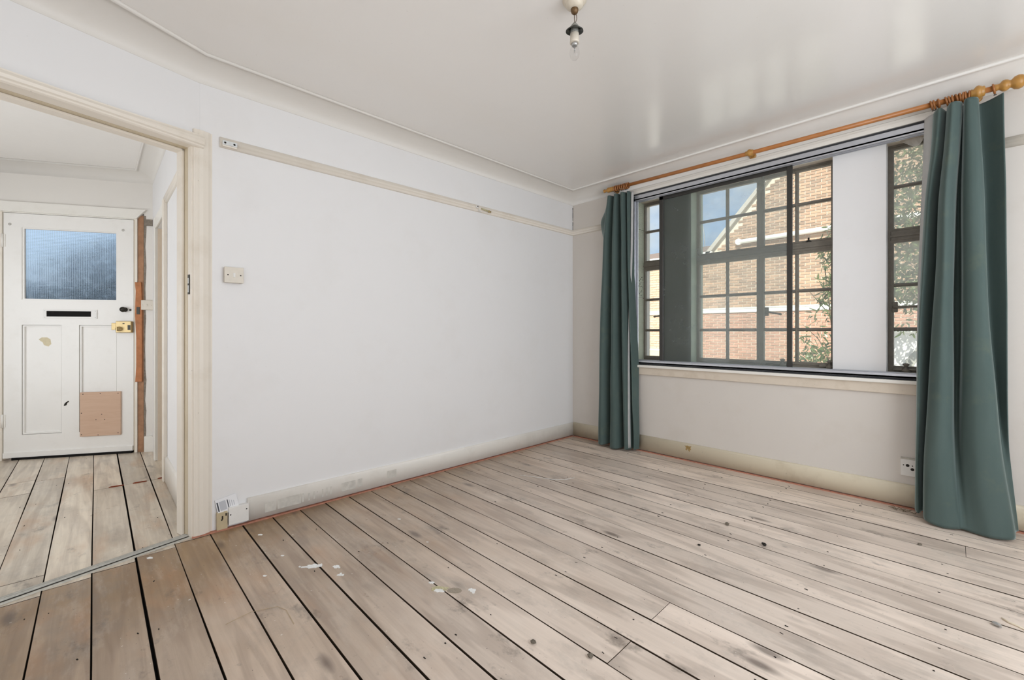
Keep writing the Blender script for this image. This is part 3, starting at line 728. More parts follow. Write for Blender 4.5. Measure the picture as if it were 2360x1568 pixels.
# ---- three steel windows
YG = 0.170
def steel_window(n, x0, x1, label, lights, panes_mat):
    """lights: list of (xa, xb, [vertical bars]) ; transom at 1.62-1.68, bars at the heights of the photograph"""
    wn = struct(empty('window_%d' % n, ((x0 + x1) / 2, YG, 0.79)), label, 'window')
    T = Matrix.Translation((-(x0 + x1) / 2, -YG, -0.79))
    def part(name, bm, mat): bm.transform(T); return obj(name, bm, mat, wn)
    bm = BM(); f = 0.012
    rect_ring(bm, x0, x1, 0.794, 2.224, f, f, 0.016, 0.016, YG - .018, YG + .022); part('outer_frame', bm, 'steel_frame')
    bm = BM(); add_bev(bm, x0 + f, x1 - f, YG - .026, YG + .022, 1.618, 1.682, .004, 1); add_box(bm, x0 + f, x1 - f, YG - .034, YG - .026, 1.640, 1.652); part('transom', bm, 'steel_frame')
    for xa, xb, bars in lights:
        bm = BM(); rect_ring(bm, xa, xb, 0.812, 1.620, .016, .016, .018, .016, YG - .024, YG + .010); part('casement_frame', bm, 'steel_frame')
        bm = BM(); rect_ring(bm, xa, xb, 1.680, 2.206, .016, .016, .014, .014, YG - .020, YG + .010); part('fanlight_frame', bm, 'steel_frame')
        for z in (1.062, 1.340, 1.960):
            bm = BM(); add_prism(bm, [(YG - .016, z - .004), (YG - .016, z + .004), (YG - .006, z + .011), (YG + .008, z + .011), (YG + .008, z - .011), (YG - .006, z - .011)], 'x', xa + .014, xb - .014); part('glazing_bar', bm, 'steel_frame')
        for xv in bars:
            for z0, z1 in ((0.825, 1.612), (1.69, 2.195)):
                bm = BM(); add_prism(bm, [(xv - .004, YG - .017), (xv + .004, YG - .017), (xv + .0115, YG - .006), (xv + .0115, YG + .008), (xv - .0115, YG + .008), (xv - .0115, YG - .006)], 'z', z0, z1); part('glazing_bar', bm, 'steel_frame')
        xs = [xa + .012] + bars + [xb - .012]
        zs = [0.826, 1.062, 1.340, 1.608], [1.690, 1.960, 2.196]
        for a, b in zip(xs, xs[1:]):
            for zz in zs:
                for c, d in zip(zz, zz[1:]):
                    bm = BM(); add_box(bm, a + .002, b - .002, YG + .002, YG + .005, c + .002, d - .002); part('pane', bm, panes_mat if d > 1.1 or n != 3 else 'pane')
    return wn, part
w1, pt1 = steel_window(1, 0.690, 0.940, 'narrow steel window at the narrow curtain, showing blue sky', [(0.701, 0.930, [])], 'pane')
w2, pt2 = steel_window(2, 1.185, 2.130, 'wide steel window with four columns of panes', [(1.195, 1.659, [1.425]), (1.675, 2.120, [1.900])], 'pane')
bm = BM(); add_box(bm, 1.657, 1.677, YG - .022, YG + .02, 0.812, 2.21); pt2('mullion', bm, 'steel_frame')
w3, pt3 = steel_window(3, 2.399, 2.636, 'narrow steel window with hazy panes beside the wide curtain', [(2.410, 2.626, [])], 'pane_hazy')
def handle(part, x, z, dx, dz):
    bm = BM(); add_bev(bm, x - .014, x + .014, YG - .034, YG - .020, z - .03, z + .035, .003, 1); part('handle_plate', bm, 'steel_frame')
    bm = BM(); add_tube(bm, [(x, YG - .034, z + .004), (x, YG - .052, z + .004), (x + dx * .25, YG - .058, z + dz * .2), (x + dx * .75, YG - .060, z + dz * .7), (x + dx * .96, YG - .058, z + dz), (x + dx, YG - .056, z + dz)], [.011, .010, .008, .0065, .009, .005], 10); part('handle_lever', bm, 'steel_frame')
handle(pt1, 0.925, 1.19, -0.105, -0.008); handle(pt2, 1.712, 1.195, 0.105, -0.022); handle(pt3, 2.432, 1.198, 0.115, 0.002)
def stay(part, x, long=0.13):
    bm = BM(); add_tube(bm, [(x - .02, YG - .045, .812), (x + long, YG - .045, .812)], .0055, 8); add_bev(bm, x - .03, x + .015, YG - .055, YG - .036, .804, .822, .004, 1); part('stay_bar', bm, 'steel_frame')
    bm = BM(); add_lathe(bm, [(.022, 0), (.020, .012), (.007, .022), (.007, .034), (.016, .04), (.017, .048), (.008, .054)], 14, Matrix.Translation((x + .03, YG - .045, .797))); part('stay_peg', bm, 'steel_frame')
stay(pt3, 2.455); stay(pt2, 2.07, .03); stay(pt2, 1.79, .05)
bm = BM(); add_lathe(bm, [(.018, 0), (.012, .006), (.006, .012), (.006, .026), (.001, .03)], 10, Matrix.Translation((1.975, YG - .022, 1.682))); pt2('fanlight_peg', bm, 'dark_metal')
# peeling paint hanging from the head
bm = BM()
pts = [(2.452, 2.226, .100), (2.475, 2.205, .085), (2.500, 2.180, .075), (2.525, 2.160, .070), (2.548, 2.165, .068), (2.560, 2.185, .075), (2.563, 2.205, .082), (2.565, 2.226, .095)]
top = [bm.verts.new((p[0], .105, 2.2265)) for p in pts]; bot = [bm.verts.new((p[0], p[2], p[1])) for p in pts]
for i in range(len(pts) - 1): bm.faces.new((top[i], top[i + 1], bot[i + 1], bot[i]))
pp = obj('peeling_paint', bm, 'trim_white'); md = pp.modifiers.new('thick', 'SOLIDIFY'); md.thickness = .0015
tag(pp, 'curled flap of white paint peeling from the window head', 'paint flake')

# ---- secondary glazing: aluminium frame with one dark-framed sliding sash
sg = struct(empty('window_4', (1.66, 0, 0.79)), 'aluminium secondary glazing frame across the whole window', 'window')
G_ = Matrix.Translation((-1.66, 0, -0.79))
def gp(name, bm, mat, parent=None): bm.transform(G_); return obj(name, bm, mat, sg if parent is None else parent)
bm = BM()
add_bev(bm, 0.698, XE, -0.022, 0.042, 2.212, 2.226, .002, 1); add_bev(bm, 0.698, XE, -0.022, -0.016, 2.206, 2.256, .002, 1); add_bev(bm, 0.698, XE, 0.006, 0.012, 2.206, 2.226, .001, 1); add_bev(bm, 0.698, XE, 0.036, 0.042, 2.206, 2.236, .001, 1)
gp('top_track', bm, 'alu')
bm = BM()
add_bev(bm, 0.698, XE, -0.022, 0.042, 0.768, 0.782, .002, 1); add_bev(bm, 0.698, XE, -0.022, -0.016, 0.768, 0.796, .002, 1); add_bev(bm, 0.698, XE, 0.006, 0.012, 0.78, 0.800, .001, 1); add_bev(bm, 0.698, XE, 0.036, 0.042, 0.78, 0.800, .001, 1)
gp('bottom_track', bm, 'alu')
bm = BM(); add_bev(bm, 0.694, 0.712, -0.022, 0.042, 0.768, 2.250, .003, 1); add_bev(bm, 0.712, 0.733, -0.006, 0.002, 0.782, 2.212, .002, 1); gp('side_channel', bm, 'alu')
bm = BM(); add_bev(bm, XE - .018, XE, -0.022, 0.042, 0.768, 2.250, .003, 1); gp('side_channel', bm, 'alu')
bm = BM(); add_box(bm, 0.69, XE + .004, -0.012, 0.0, 2.258, 2.270); add_box(bm, 0.69, XE + .004, -0.012, 0.0, 0.757, 0.768); gp('painted_shadow_gap', bm, plain('dark_gap_shade', (62, 63, 66), .7, .2, 0, .05))  # solid dark strips paint in the shadow above and below the aluminium frame
SX0, SX1 = 0.921, 1.905
bm = BM(); add_bev(bm, SX0, SX0 + .036, .016, .032, 0.784, 2.208, .002, 1); add_bev(bm, SX1 - .032, SX1, .014, .032, 0.784, 2.208, .002, 1)
add_bev(bm, SX0, SX1, .016, .032, 2.178, 2.210, .002, 1); add_bev(bm, SX0, SX1, .016, .032, 0.783, 0.798, .002, 1)
ss = gp('sliding_sash', bm, 'alu_dark')
bm = BM(); add_box(bm, SX0 + .03, SX1 - .03, .023, .026, 0.796, 2.182); bm.transform(G_); obj('sliding_pane', bm, 'pane_tint', ss)

# ================================================================== CURTAINS
def catmull(P, t):
    n = len(P) - 1; i = min(int(t * n), n - 1); f = t * n - i
    p0, p1, p2, p3 = P[max(i - 1, 0)], P[i], P[i + 1], P[min(i + 2, n)]
    return tuple(0.5 * ((2 * b) + (-a + c) * f + (2 * a - 5 * b + 4 * c - d) * f * f + (-a + 3 * b - 3 * c + d) * f ** 3) for a, b, c, d in zip(p0, p1, p2, p3))
def cloth(name, rows, mat, parent, nu=90, nv=70, thick=0.004, wob=0.004, seed=0):
    """rows: (z or function, [(x, y), ...]) from top to bottom, the same number of points each"""
    bm = BM(); grid = []
    for j in range(nv + 1):
        v = j / nv
        ctrl = []
        for i in range(len(rows[0][1])):
            ctrl.append(catmull([(r_[1][i][0], r_[1][i][1], r_[0] if not isinstance(r_[0], list) else r_[0][i]) for r_ in rows], v))
        line = []
        for i in range(nu + 1):
            x, y, z = catmull(ctrl, i / nu)
            d = mnoise.noise(Vector((x * 9 + seed, z * 2.2, seed * 1.7))) * wob
            line.append(bm.verts.new((x + d, y + d * 1.6, z)))
        grid.append(line)
    for a, b in zip(grid, grid[1:]):
        for i in range(nu):
            f = bm.faces.new((a[i], b[i], b[i + 1], a[i + 1])); f.smooth = True
    o = obj(name, bm, mat, parent, fix=False)
    md = o.modifiers.new('thick', 'SOLIDIFY'); md.thickness = thick; md.offset = 0
    return o
cl = tag(empty('curtain', (0.57, -0.09, 0)), 'narrow gathered teal curtain beside the corner of the room', 'curtain', 'teal curtains')
CLm = (-0.57, 0.09)
def off(rows, dx, dy): return [(z, [(x + dx, y + dy) for x, y in p]) for z, p in rows]
LROWS = [
 (2.288, [(.470, -.044), (.482, -.105), (.505, -.112), (.528, -.046), (.552, -.108), (.575, -.114), (.598, -.044), (.620, -.106), (.645, -.112), (.662, -.049), (.682, -.100), (.698, -.044)]),
 (2.170, [(.420, -.045), (.472, -.110), (.500, -.128), (.526, -.048), (.548, -.116), (.574, -.124), (.600, -.040), (.622, -.112), (.648, -.122), (.664, -.048), (.684, -.104), (.700, -.040)]),
 (2.080, [(.365, -.032), (.455, -.100), (.492, -.132), (.522, -.050), (.546, -.120), (.574, -.128), (.602, -.036), (.624, -.114), (.650, -.126), (.666, -.046), (.686, -.106), (.702, -.036)]),
 (1.960, [(.385, -.032), (.445, -.100), (.484, -.134), (.518, -.052), (.545, -.124), (.575, -.132), (.604, -.034), (.628, -.116), (.652, -.128), (.668, -.044), (.688, -.108), (.704, -.034)]),
 (1.830, [(.418, -.040), (.440, -.108), (.480, -.138), (.516, -.054), (.544, -.128), (.576, -.136), (.606, -.032), (.630, -.118), (.654, -.130), (.670, -.042), (.690, -.108), (.705, -.032)]),
 (1.300, [(.405, -.026), (.425, -.122), (.470, -.150), (.510, -.054), (.540, -.134), (.582, -.146), (.612, -.034), (.640, -.120), (.664, -.134), (.680, -.040), (.702, -.106), (.722, -.029)]),
 (0.750, [(.392, -.034), (.418, -.136), (.466, -.160), (.506, -.052), (.538, -.140), (.588, -.154), (.620, -.036), (.650, -.122), (.680, -.138), (.700, -.040), (.722, -.104), (.746, -.026)]),
 (0.200, [(.385, -.044), (.414, -.150), (.464, -.170), (.506, -.054), (.540, -.150), (.600, -.160), (.634, -.038), (.664, -.124), (.694, -.138), (.716, -.040), (.742, -.100), (.768, -.048)]),
 ([0.03, .028, .022, .03, .014, .012, .018, .02, .018, .016, .018, .022], [(.392, -.049), (.416, -.155), (.464, -.172), (.508, -.059), (.544, -.155), (.606, -.165), (.640, -.042), (.668, -.126), (.696, -.140), (.718, -.042), (.742, -.102), (.764, -.048)])]
cloth('curtain_cloth', off(LROWS, *CLm), 'curtain', cl, 132, 60, seed=3)
LLIN = [(2.286, [(.692, -.060), (.706, -.070), (.722, -.062)]), (2.0, [(.692, -.054), (.707, -.076), (.721, -.066)]), (1.6, [(.690, -.050), (.702, -.084), (.712, -.070)]), (1.1, [(.686, -.050), (.693, -.098), (.700, -.080)]), (0.6, [(.690, -.050), (.696, -.112), (.702, -.086)]), (0.03, [(.700, -.050), (.706, -.122), (.712, -.092)])]
o = cloth('lining', off(LLIN, *CLm), 'lining', cl, 14, 40, .003, .002, 9); o['label'] = 'white lining edge'

crt = tag(empty('curtain', (2.72, -0.1, 0)), 'wide teal curtain with broad folds hanging at the socket', 'curtain', 'teal curtains')
CRm = (-2.72, 0.10)
RROWS = [
 ([2.262, 2.262, 2.266, 2.268, 2.268, 2.270, 2.274, 2.275, 2.275, 2.278, 2.276, 2.272, 2.274, 2.280], [(2.609, -.060), (2.617, -.130), (2.640, -.160), (2.664, -.072), (2.670, -.140), (2.690, -.185), (2.722, -.140), (2.728, -.072), (2.733, -.072), (2.738, -.150), (2.760, -.165), (2.780, -.140), (2.785, -.040), (2.869, -.105)]),
 (2.05, [(2.598, -.056), (2.606, -.128), (2.626, -.158), (2.652, -.062), (2.658, -.145), (2.680, -.195), (2.710, -.150), (2.717, -.064), (2.728, -.064), (2.735, -.150), (2.762, -.172), (2.788, -.148), (2.794, -.036), (2.872, -.100)]),
 (1.75, [(2.573, -.054), (2.581, -.118), (2.597, -.144), (2.630, -.054), (2.637, -.150), (2.662, -.204), (2.695, -.158), (2.702, -.058), (2.721, -.058), (2.731, -.150), (2.765, -.180), (2.799, -.156), (2.807, -.034), (2.877, -.096)]),
 (1.20, [(2.553, -.050), (2.558, -.110), (2.570, -.132), (2.612, -.050), (2.618, -.150), (2.650, -.208), (2.684, -.162), (2.690, -.058), (2.720, -.055), (2.730, -.150), (2.770, -.188), (2.813, -.166), (2.822, -.036), (2.885, -.092)]),
 (0.70, [(2.543, -.050), (2.549, -.130), (2.558, -.152), (2.590, -.068), (2.598, -.172), (2.640, -.218), (2.680, -.188), (2.690, -.096), (2.710, -.096), (2.726, -.168), (2.775, -.204), (2.838, -.182), (2.850, -.050), (2.886, -.090)]),
 (0.30, [(2.536, -.055), (2.541, -.140), (2.550, -.166), (2.572, -.104), (2.582, -.212), (2.635, -.240), (2.685, -.216), (2.700, -.168), (2.715, -.166), (2.735, -.192), (2.790, -.222), (2.868, -.196), (2.880, -.092), (2.902, -.066)]),
 ([.040, .038, .030, .040, .018, .006, .010, .012, .010, .006, .008, .014, .02, .02], [(2.533, -.062), (2.538, -.142), (2.550, -.166), (2.568, -.142), (2.582, -.228), (2.646, -.246), (2.700, -.228), (2.715, -.218), (2.730, -.214), (2.760, -.220), (2.826, -.238), (2.896, -.204), (2.908, -.102), (2.920, -.066)])]
cloth('curtain_cloth', off(RROWS, *CRm), 'curtain', crt, 156, 70, seed=5, wob=.005)
RLIN = [([2.262, 2.268, 2.272], [(2.575, -.052), (2.594, -.072), (2.612, -.078)]), (2.0, [(2.568, -.050), (2.584, -.078), (2.600, -.086)]), (1.7, [(2.558, -.048), (2.570, -.074), (2.582, -.088)]), (1.3, [(2.546, -.046), (2.555, -.064), (2.562, -.080)]), (0.9, [(2.543, -.046), (2.548, -.056), (2.553, -.066)]), (0.05, [(2.536, -.046), (2.541, -.052), (2.545, -.058)])]
o = cloth('lining', off(RLIN, *CRm), 'lining', crt, 10, 40, .003, .002, 11); o['label'] = 'white lining edge'

# ---- pole, finials, brackets
def rodz(x): return 2.347 - (x - .433) * (0.029 / 2.485)
YR = -0.09
rod = tag(empty('curtain_pole', (1.66, YR, rodz(1.66))), 'orange-brown wooden curtain pole with turned finials', 'curtain pole')
RT = Matrix.Translation((-1.66, -YR, -rodz(1.66)))
def rp(name, bm, mat): bm.transform(RT); return obj(name, bm, mat, rod)
bm = BM(); add_tube(bm, [(.47, YR, rodz(.47)), (1.6, YR, rodz(1.6) - .002), (2.87, YR, rodz(2.87))], .0145, 16); rp('pole', bm, 'wood_rod')
def xlathe(bm, x, prof, n=18): add_lathe(bm, prof, n, Matrix.Translation((x, YR, rodz(x))) @ Matrix.Rotation(R(90), 4, 'Y'))
bm = BM(); xlathe(bm, 2.856, [(.016, -.02), (.019, -.015), (.015, -.004), (.017, .002), (.026, .010), (.029, .020), (.026, .030), (.019, .037), (.020, .042), (.031, .052), (.035, .066), (.032, .079), (.020, .090), (.014, .094), (.013, .100), (.018, .108), (.019, .114), (.012, .118)]); rp('finial', bm, 'wood_turned')
bm = BM(); xlathe(bm, .506, [(.016, .02), (.020, .012), (.022, .0), (.020, -.014), (.024, -.020), (.022, -.030), (.013, -.040), (.012, -.058), (.017, -.066), (.014, -.073)]); rp('finial', bm, 'wood_turned')
def bracket(x, big=1.0):
    bm = BM(); xlathe(bm, x, [(.018 * big, -.024), (.022 * big, -.020), (.019 * big, -.014), (.030 * big, -.004), (.032 * big, .006), (.026 * big, .016), (.023 * big, .020), (.024 * big, .026), (.018 * big, .03)])
    add_tube(bm, [(x, YR + .01, rodz(x)), (x, -0.045, rodz(x) + .001), (x, -.002, rodz(x) + .002)], [.012, .010, .012], 10)
    add_lathe(bm, [(.024, 0), (.022, .008), (.012, .012)], 14, Matrix.Translation((x, 0, rodz(x) + .002)) @ Matrix.Rotation(R(90), 4, 'X'))
    rp('bracket', bm, 'wood_turned')
bracket(2.778, 1.12); bracket(1.663, .80); bracket(.524, .72)
# ---- rings
ringp = None
def ring(x, tilt, label, group):
    global ringp
    if ringp is None:
        ringp = empty('curtain_ring')
        bm = BM(); add_torus(bm, .0235, .0045, Matrix.Rotation(R(90), 4, 'Y'), 20, 8); obj('hoop', bm, 'ring', ringp)
        bm = BM(); add_torus(bm, .005, .0012, Matrix.Translation((0, 0, -.032)), 10, 6); obj('eye', bm, 'dark_metal', ringp)
        o = ringp
    else: o = copy_tree(ringp)
    o.location = (x, YR, rodz(x) - .004); o.rotation_euler = (0, R(tilt), R(rnd.uniform(-8, 8)))
    return tag(o, label, 'curtain ring', group)
ORD = ['first', 'second', 'third', 'fourth', 'fifth', 'sixth', 'seventh', 'eighth', 'ninth', 'tenth', 'eleventh']
for i, (x, tl) in enumerate(((.551, 4), (.562, -3), (.574, 2), (.590, 6), (.612, -5), (.634, 3), (.652, -4), (.668, 5), (.684, 10))):
    ring(x, tl, '%s wooden ring from the small finial, over the narrow curtain' % ORD[i], 'rings over the narrow curtain')
for i, (x, tl) in enumerate(((2.604, -12), (2.616, -10), (2.632, -9), (2.664, -12), (2.676, -10), (2.688, -8), (2.702, -12), (2.714, -6), (2.728, 3), (2.738, -4), (2.748, 4))):
    ring(x, tl, '%s wooden ring from the window, over the wide curtain' % ORD[i], 'rings over the wide curtain')
ring(2.838, -8, 'lone wooden ring between the end bracket and the big finial', 'rings over the wide curtain')

# ================================================================== PENDANT LIGHT
pl = tag(empty('pendant_light', (1.600, -2.040, ZC)), 'bare clear bulb on a short twin flex from the ceiling', 'light')
bm = BM(); add_lathe(bm, [(.050, 0), (.050, -.006), (.047, -.010), (.044, -.011), (.043, -.017), (.038, -.021), (.036, -.022), (.034, -.030), (.026, -.036), (.020, -.040), (.012, -.041)], 28); rose = obj('ceiling_rose', bm, 'porcelain', pl)
bm = BM(); add_lathe(bm, [(.015, -.038), (.016, -.046), (.013, -.056), (.006, -.062)], 14); obj('rose_gland', bm, 'rust', rose)
bm = BM(); add_tube(bm, [(-.002, .001, -.056), (-.003, .002, -.075), (-.001, .001, -.100)], .0014, 6); obj('flex', bm, 'flex', pl)
bm = BM(); add_tube(bm, [(.003, -.001, -.056), (.008, .003, -.070), (.008, .004, -.084), (.003, .001, -.100)], .0014, 6); obj('flex', bm, 'flex', pl)
bm = BM(); add_lathe(bm, [(.003, -.095), (.010, -.104), (.0165, -.112), (.0165, -.138), (.0155, -.140)], 20); obj('lampholder_cap', bm, 'grey_lamp', pl)
bm = BM(); n = 28
rr = []
for r_, z in ((.017, -.114), (.036, -.130), (.0365, -.134), (.035, -.134), (.017, -.119)):
    rr.append([bm.verts.new((r_ * math.cos(2 * math.pi * k / n), r_ * math.sin(2 * math.pi * k / n), z + .006 * math.cos(2 * math.pi * k / n - 2.4) * (r_ / .036))) for k in range(n)])
for a, b in zip(rr, rr[1:] + rr[:1]):
    for k in range(n):
        f = bm.faces.new((a[k], a[(k + 1) % n], b[(k + 1) % n], b[k])); f.smooth = True
obj('shade_ring', bm, 'shade_dark', pl)
bm = BM(); add_lathe(bm, [(.0155, -.141), (.0185, -.144), (.0185, -.172), (.0195, -.175), (.0195, -.182), (.015, -.183)], 20); obj('lampholder_skirt', bm, 'plastic', pl)
bm = BM(); add_lathe(bm, [(.0125, -.178), (.0125, -.190), (.0105, -.194)], 16); bulb = obj('bulb_cap', bm, 'steel', pl)
bm = BM(); add_lathe(bm, [(.0105, -.191), (.0125, -.196), (.0175, -.206), (.0205, -.218), (.0205, -.228), (.0175, -.240), (.0115, -.248), (.004, -.251)], 20); obj('bulb_glass', bm, 'bulb_glass', bulb)
bm = BM(); add_tube(bm, [(0, 0, -.190), (0, 0, -.208), (0, 0, -.214)], [.004, .0022, .0032], 8); add_tube(bm, [(0, 0, -.212), (-.004, 0, -.222)], .0005, 5); add_tube(bm, [(0, 0, -.212), (.004, 0, -.222)], .0005, 5); add_tube(bm, [(-.004, 0, -.222), (.0, .001, -.220), (.004, 0, -.222)], .0006, 5); obj('filament_stem', bm, 'steel', bulb)

# ================================================================== WALL FITTINGS
def lathe_bm(prof, n, m, post=None):
    b = BM(); add_lathe(b, prof, n, m)
    if post is not None: b.transform(post)
    return b
def box_bm(*a):
    b = BM(); add_box(b, *a); return b
def plate(name, loc_, parts, label, cat):
    o = tag(empty(name, loc_), label, cat); T = Matrix.Translation(-Vector(loc_))
    for nm, bms, mat in parts:
        for bm in (bms if isinstance(bms, list) else [bms]): bm.transform(T); obj(nm, bm, mat, o)
    return o
XM = lambda x, y, z: Matrix.Translation((x, y, z)) @ Matrix.Rotation(R(90), 4, 'Y')
a = BM(); add_bev(a, 0.0, 0.024, -2.983, -2.897, 1.306, 1.387, .003)
b = BM(); add_bev(b, 0.024, 0.030, -2.984, -2.896, 1.305, 1.388, .002)
c = BM(); add_bev(c, 0.029, 0.032, -2.945, -2.934, 1.334, 1.358, .001, 1)
c2 = BM(); add_prism(c2, [(.031, 1.338), (.036, 1.337), (.033, 1.355), (.031, 1.355)], 'y', -2.943, -2.936)
d = [lathe_bm([(.0035, 0), (.003, .001)], 10, XM(.0298, y, 1.346)) for y in (-2.968, -2.910)]
plate('light_switch', (0, -2.94, 1.346), [('back_box', a, 'plastic'), ('switch_plate', b, 'plastic'), ('rocker_surround', c, 'plastic_white'), ('rocker', c2, 'plastic_white'), ('screw_head', d, 'darkgrit')], 'single light switch on the long white wall by the doorway', 'switch')
a = BM(); add_bev(a, 0.0, 0.025, -2.992, -2.925, 2.022, 2.052, .002)
b = BM(); add_box(b, 0.025, 0.0275, -2.992, -2.925, 2.030, 2.052)
d = [lathe_bm([(.0055, 0), (.005, .001)], 10, XM(.0273, y, 2.041)) for y in (-2.980, -2.938)]
plate('metal_bracket', (0, -2.958, 2.04), [('base_block', a, 'cream'), ('plate', b, 'steel'), ('screw_head', d, 'darkgrit')], 'small metal plate with two screws on the picture rail end', 'bracket')
# bits fixed on the picture rail
a = BM(); add_lathe(a, [(.012, 0), (.012, .010), (.006, .014)], 14, XM(.020, -1.268, 2.050)); b = BM(); add_lathe(b, [(.005, 0), (.005, .002)], 10, XM(.033, -1.268, 2.052))
c = BM(); add_box(c, .020, .024, -1.255, -1.215, 2.020, 2.024, ); add_box(c, .020, .024, -1.250, -1.244, 2.018, 2.04)
plate('cable_clip', (.02, -1.268, 2.05), [('button', a, 'plastic_white'), ('nail', b, 'darkgrit'), ('tail', c, 'plastic_white')], 'small white clip nailed on the picture rail', 'clip')
a = BM(); add_tube(a, [(.030, -1.225, 2.043), (.030, -1.150, 2.036)], .006, 10); b = BM(); add_tube(b, [(.030, -1.152, 2.036), (.030, -1.146, 2.0355), (.030, -1.144, 2.035), (.030, -1.128, 2.034)], [.009, .011, .007, .008], 12)
plate('picture_hook', (.02, -1.18, 2.04), [('yellowed_shank', a, 'paint_yellow'), ('brass_end', b, 'brass')], 'brass-ended fitting hooked on the picture rail', 'hook')
# socket behind the wide curtain
a = BM(); add_bev(a, 2.469, 2.545, -0.010, 0.0, 0.190, 0.288, .002)
b = BM(); add_box(b, 2.469, 2.545, -0.012, 0.0, 0.288, 0.297)
d = [lathe_bm([(r_, 0), (r_, .001)], 12, Matrix.Translation((x, -.0098, z)) @ Matrix.Rotation(R(90), 4, 'X')) for x, z, r_ in ((2.500, .252, .0085), (2.521, .232, .0085), (2.541, .252, .0085), (2.482, .252, .0035), (2.521, .253, .003))]
plate('wall_socket', (2.507, 0, .24), [('socket_plate', a, 'plastic_white'), ('shadow_lip', b, 'grey_metal'), ('pin_hole', d, 'darkgrit')], 'old round-pin wall socket at the edge of the wide curtain', 'socket')
# hall switch
a = BM(); add_bev(a, 0.063, 0.152, -0.022, 0.0, 1.238, 1.322, .003); a.transform(FD)
d, d2, d3 = [lathe_bm([(r_, 0), (r_ * .8, .003)], 10, Matrix.Translation((x, -.0218, 1.280)) @ Matrix.Rotation(R(90), 4, 'X'), FD) for x, r_ in ((.107, .008), (.075, .003), (.140, .003))]
plate('hall_switch', tuple(FD @ Vector((.107, 0, 1.28))), [('switch_plate', a, 'plastic'), ('button', d, 'plastic'), ('screw_head', [d2, d3], 'plastic')], 'cream switch plate beside the bare timber of the front door', 'switch')
# boxes at the foot of the long wall
a = BM(); add_bev(a, 0.0, 0.022, -3.016, -2.968, 0.004, 0.096, .002); add_prism(a, [(.0, .09), (.022, .09), (.012, .112), (.0, .112)], 'y', -2.985, -2.968); b = BM(); [add_box(b, .0221, .0236, y, y + .006, z, z + h) for y, z, h in ((-2.994, .058, .018), (-2.997, .053, .006), (-2.978, .074, .014))]
plate('beige_terminal_box', (0, -2.99, .05), [('box_body', a, 'plastic_beige'), ('key_hole', b, 'darkgrit')], 'small beige box at the foot of the door architrave', 'electric box')
a = BM(); add_bev(a, 0.0, 0.030, -2.964, -2.872, 0.020, 0.112, .002); b = [lathe_bm([(.0035, 0), (.003, .001)], 10, XM(.0298, y, z)) for y, z in ((-2.956, .074), (-2.882, .086))]
plate('white_blanking_box', (0, -2.92, .065), [('box_body', a, 'plastic_white'), ('screw', b, 'darkgrit')], 'flat white box on the skirting beside the beige box', 'electric box')
Tm = Matrix.Translation((.012, -2.972, .128)) @ Matrix.Rotation(R(10), 4, 'X') @ Matrix.Rotation(R(-10), 4, 'Y')
a = BM(); add_box(a, 0, .0012, -.044, .052, -.042, .040, Tm)
b = [box_bm(.0012, .0017, -.040, -.034, -.022, .026, Tm), box_bm(.0012, .0017, .006, .010, -.020, .024, Tm)]
c = [box_bm(.0012, .0016, -.030, .000, -.022, .026, Tm)] + [box_bm(.0012, .0017, .015 + i * .009, .018 + i * .009, -.016, .02 - i * .005, Tm) for i in range(3)]
plate('paper_label', (.012, -2.972, .128), [('paper', a, 'paper'), ('dark_print', b, 'ink'), ('grey_print', c, 'inkgrey')], 'printed white paper label tucked behind the two boxes', 'label')

# ================================================================== THINGS ON THE FLOOR
def blob(bm, cx, cy, rx, ry, rot, n=22, jag=0.45, seed=0, z=0.0015, top=None):
    rr_ = random.Random(seed); pts = []
    for i in range(n):
        a = 2 * math.pi * i / n; k = 1 - jag * rr_.random()
        x, y = math.cos(a) * rx * k, math.sin(a) * ry * k
        pts.append((cx + x * math.cos(rot) - y * math.sin(rot), cy + x * math.sin(rot) + y * math.cos(rot)))
    add_prism(bm, pts, 'z', -0.001, z)
def splash(name, cx, cy, items, mat, label, cat, seed):
    bm = BM()
    for i, (dx, dy, rx, ry, rot) in enumerate(items): blob(bm, dx, dy, rx, ry, rot, seed=seed + i, z=.0014 + .0002 * i)
    o = obj(name, bm, mat); o.location = (cx, cy, 0); return tag(o, label, cat)
x, y = (0.714, -2.774); splash('paint_splash', x, y, [(0, 0, .040, .020, .9), (-.02, -.03, .018, .007, .9), (.012, .026, .014, .012, .4), (-.038, -.045, .008, .005, 0)], 'paint_spill', 'largest white paint splash across a board gap', 'paint splash', 3)
x, y = (0.789, -2.702); splash('paint_splash', x, y, [(0, 0, .020, .013, .6), (.014, .006, .008, .006, 0)], 'paint_spill', 'white paint blot just past the largest splash', 'paint splash', 13)
x, y = (0.868, -2.714); splash('paint_splash', x, y, [(0, 0, .019, .008, .8), (-.012, .004, .006, .005, 0)], 'paint_spill', 'faint thin paint smear below the white blot', 'paint splash', 23)
x, y = (1.344, -2.378); splash('paint_splash', x, y, [(0, 0, .022, .014, .5), (.016, -.006, .010, .007, 0)], 'paint_spill', 'white paint blot beside the torn sticker', 'paint splash', 33)
x, y = (1.242, -2.467)
st = tag(empty('torn_sticker', (x, y, 0)), 'torn yellowish sticker remains stuck to the boards', 'sticker')
bm = BM(); blob(bm, 0, 0, .045, .020, .75, seed=41, z=.0012); obj('yellow_backing', bm, 'paint_yellow', st)
bm = BM(); blob(bm, .012, -.010, .026, .010, .7, seed=44, z=.0018); obj('white_flake', bm, 'paint_spill', st)
bm = BM(); blob(bm, -.055, .0, .014, .008, .7, seed=45, z=.0016); obj('white_flake', bm, 'paint_spill', st)
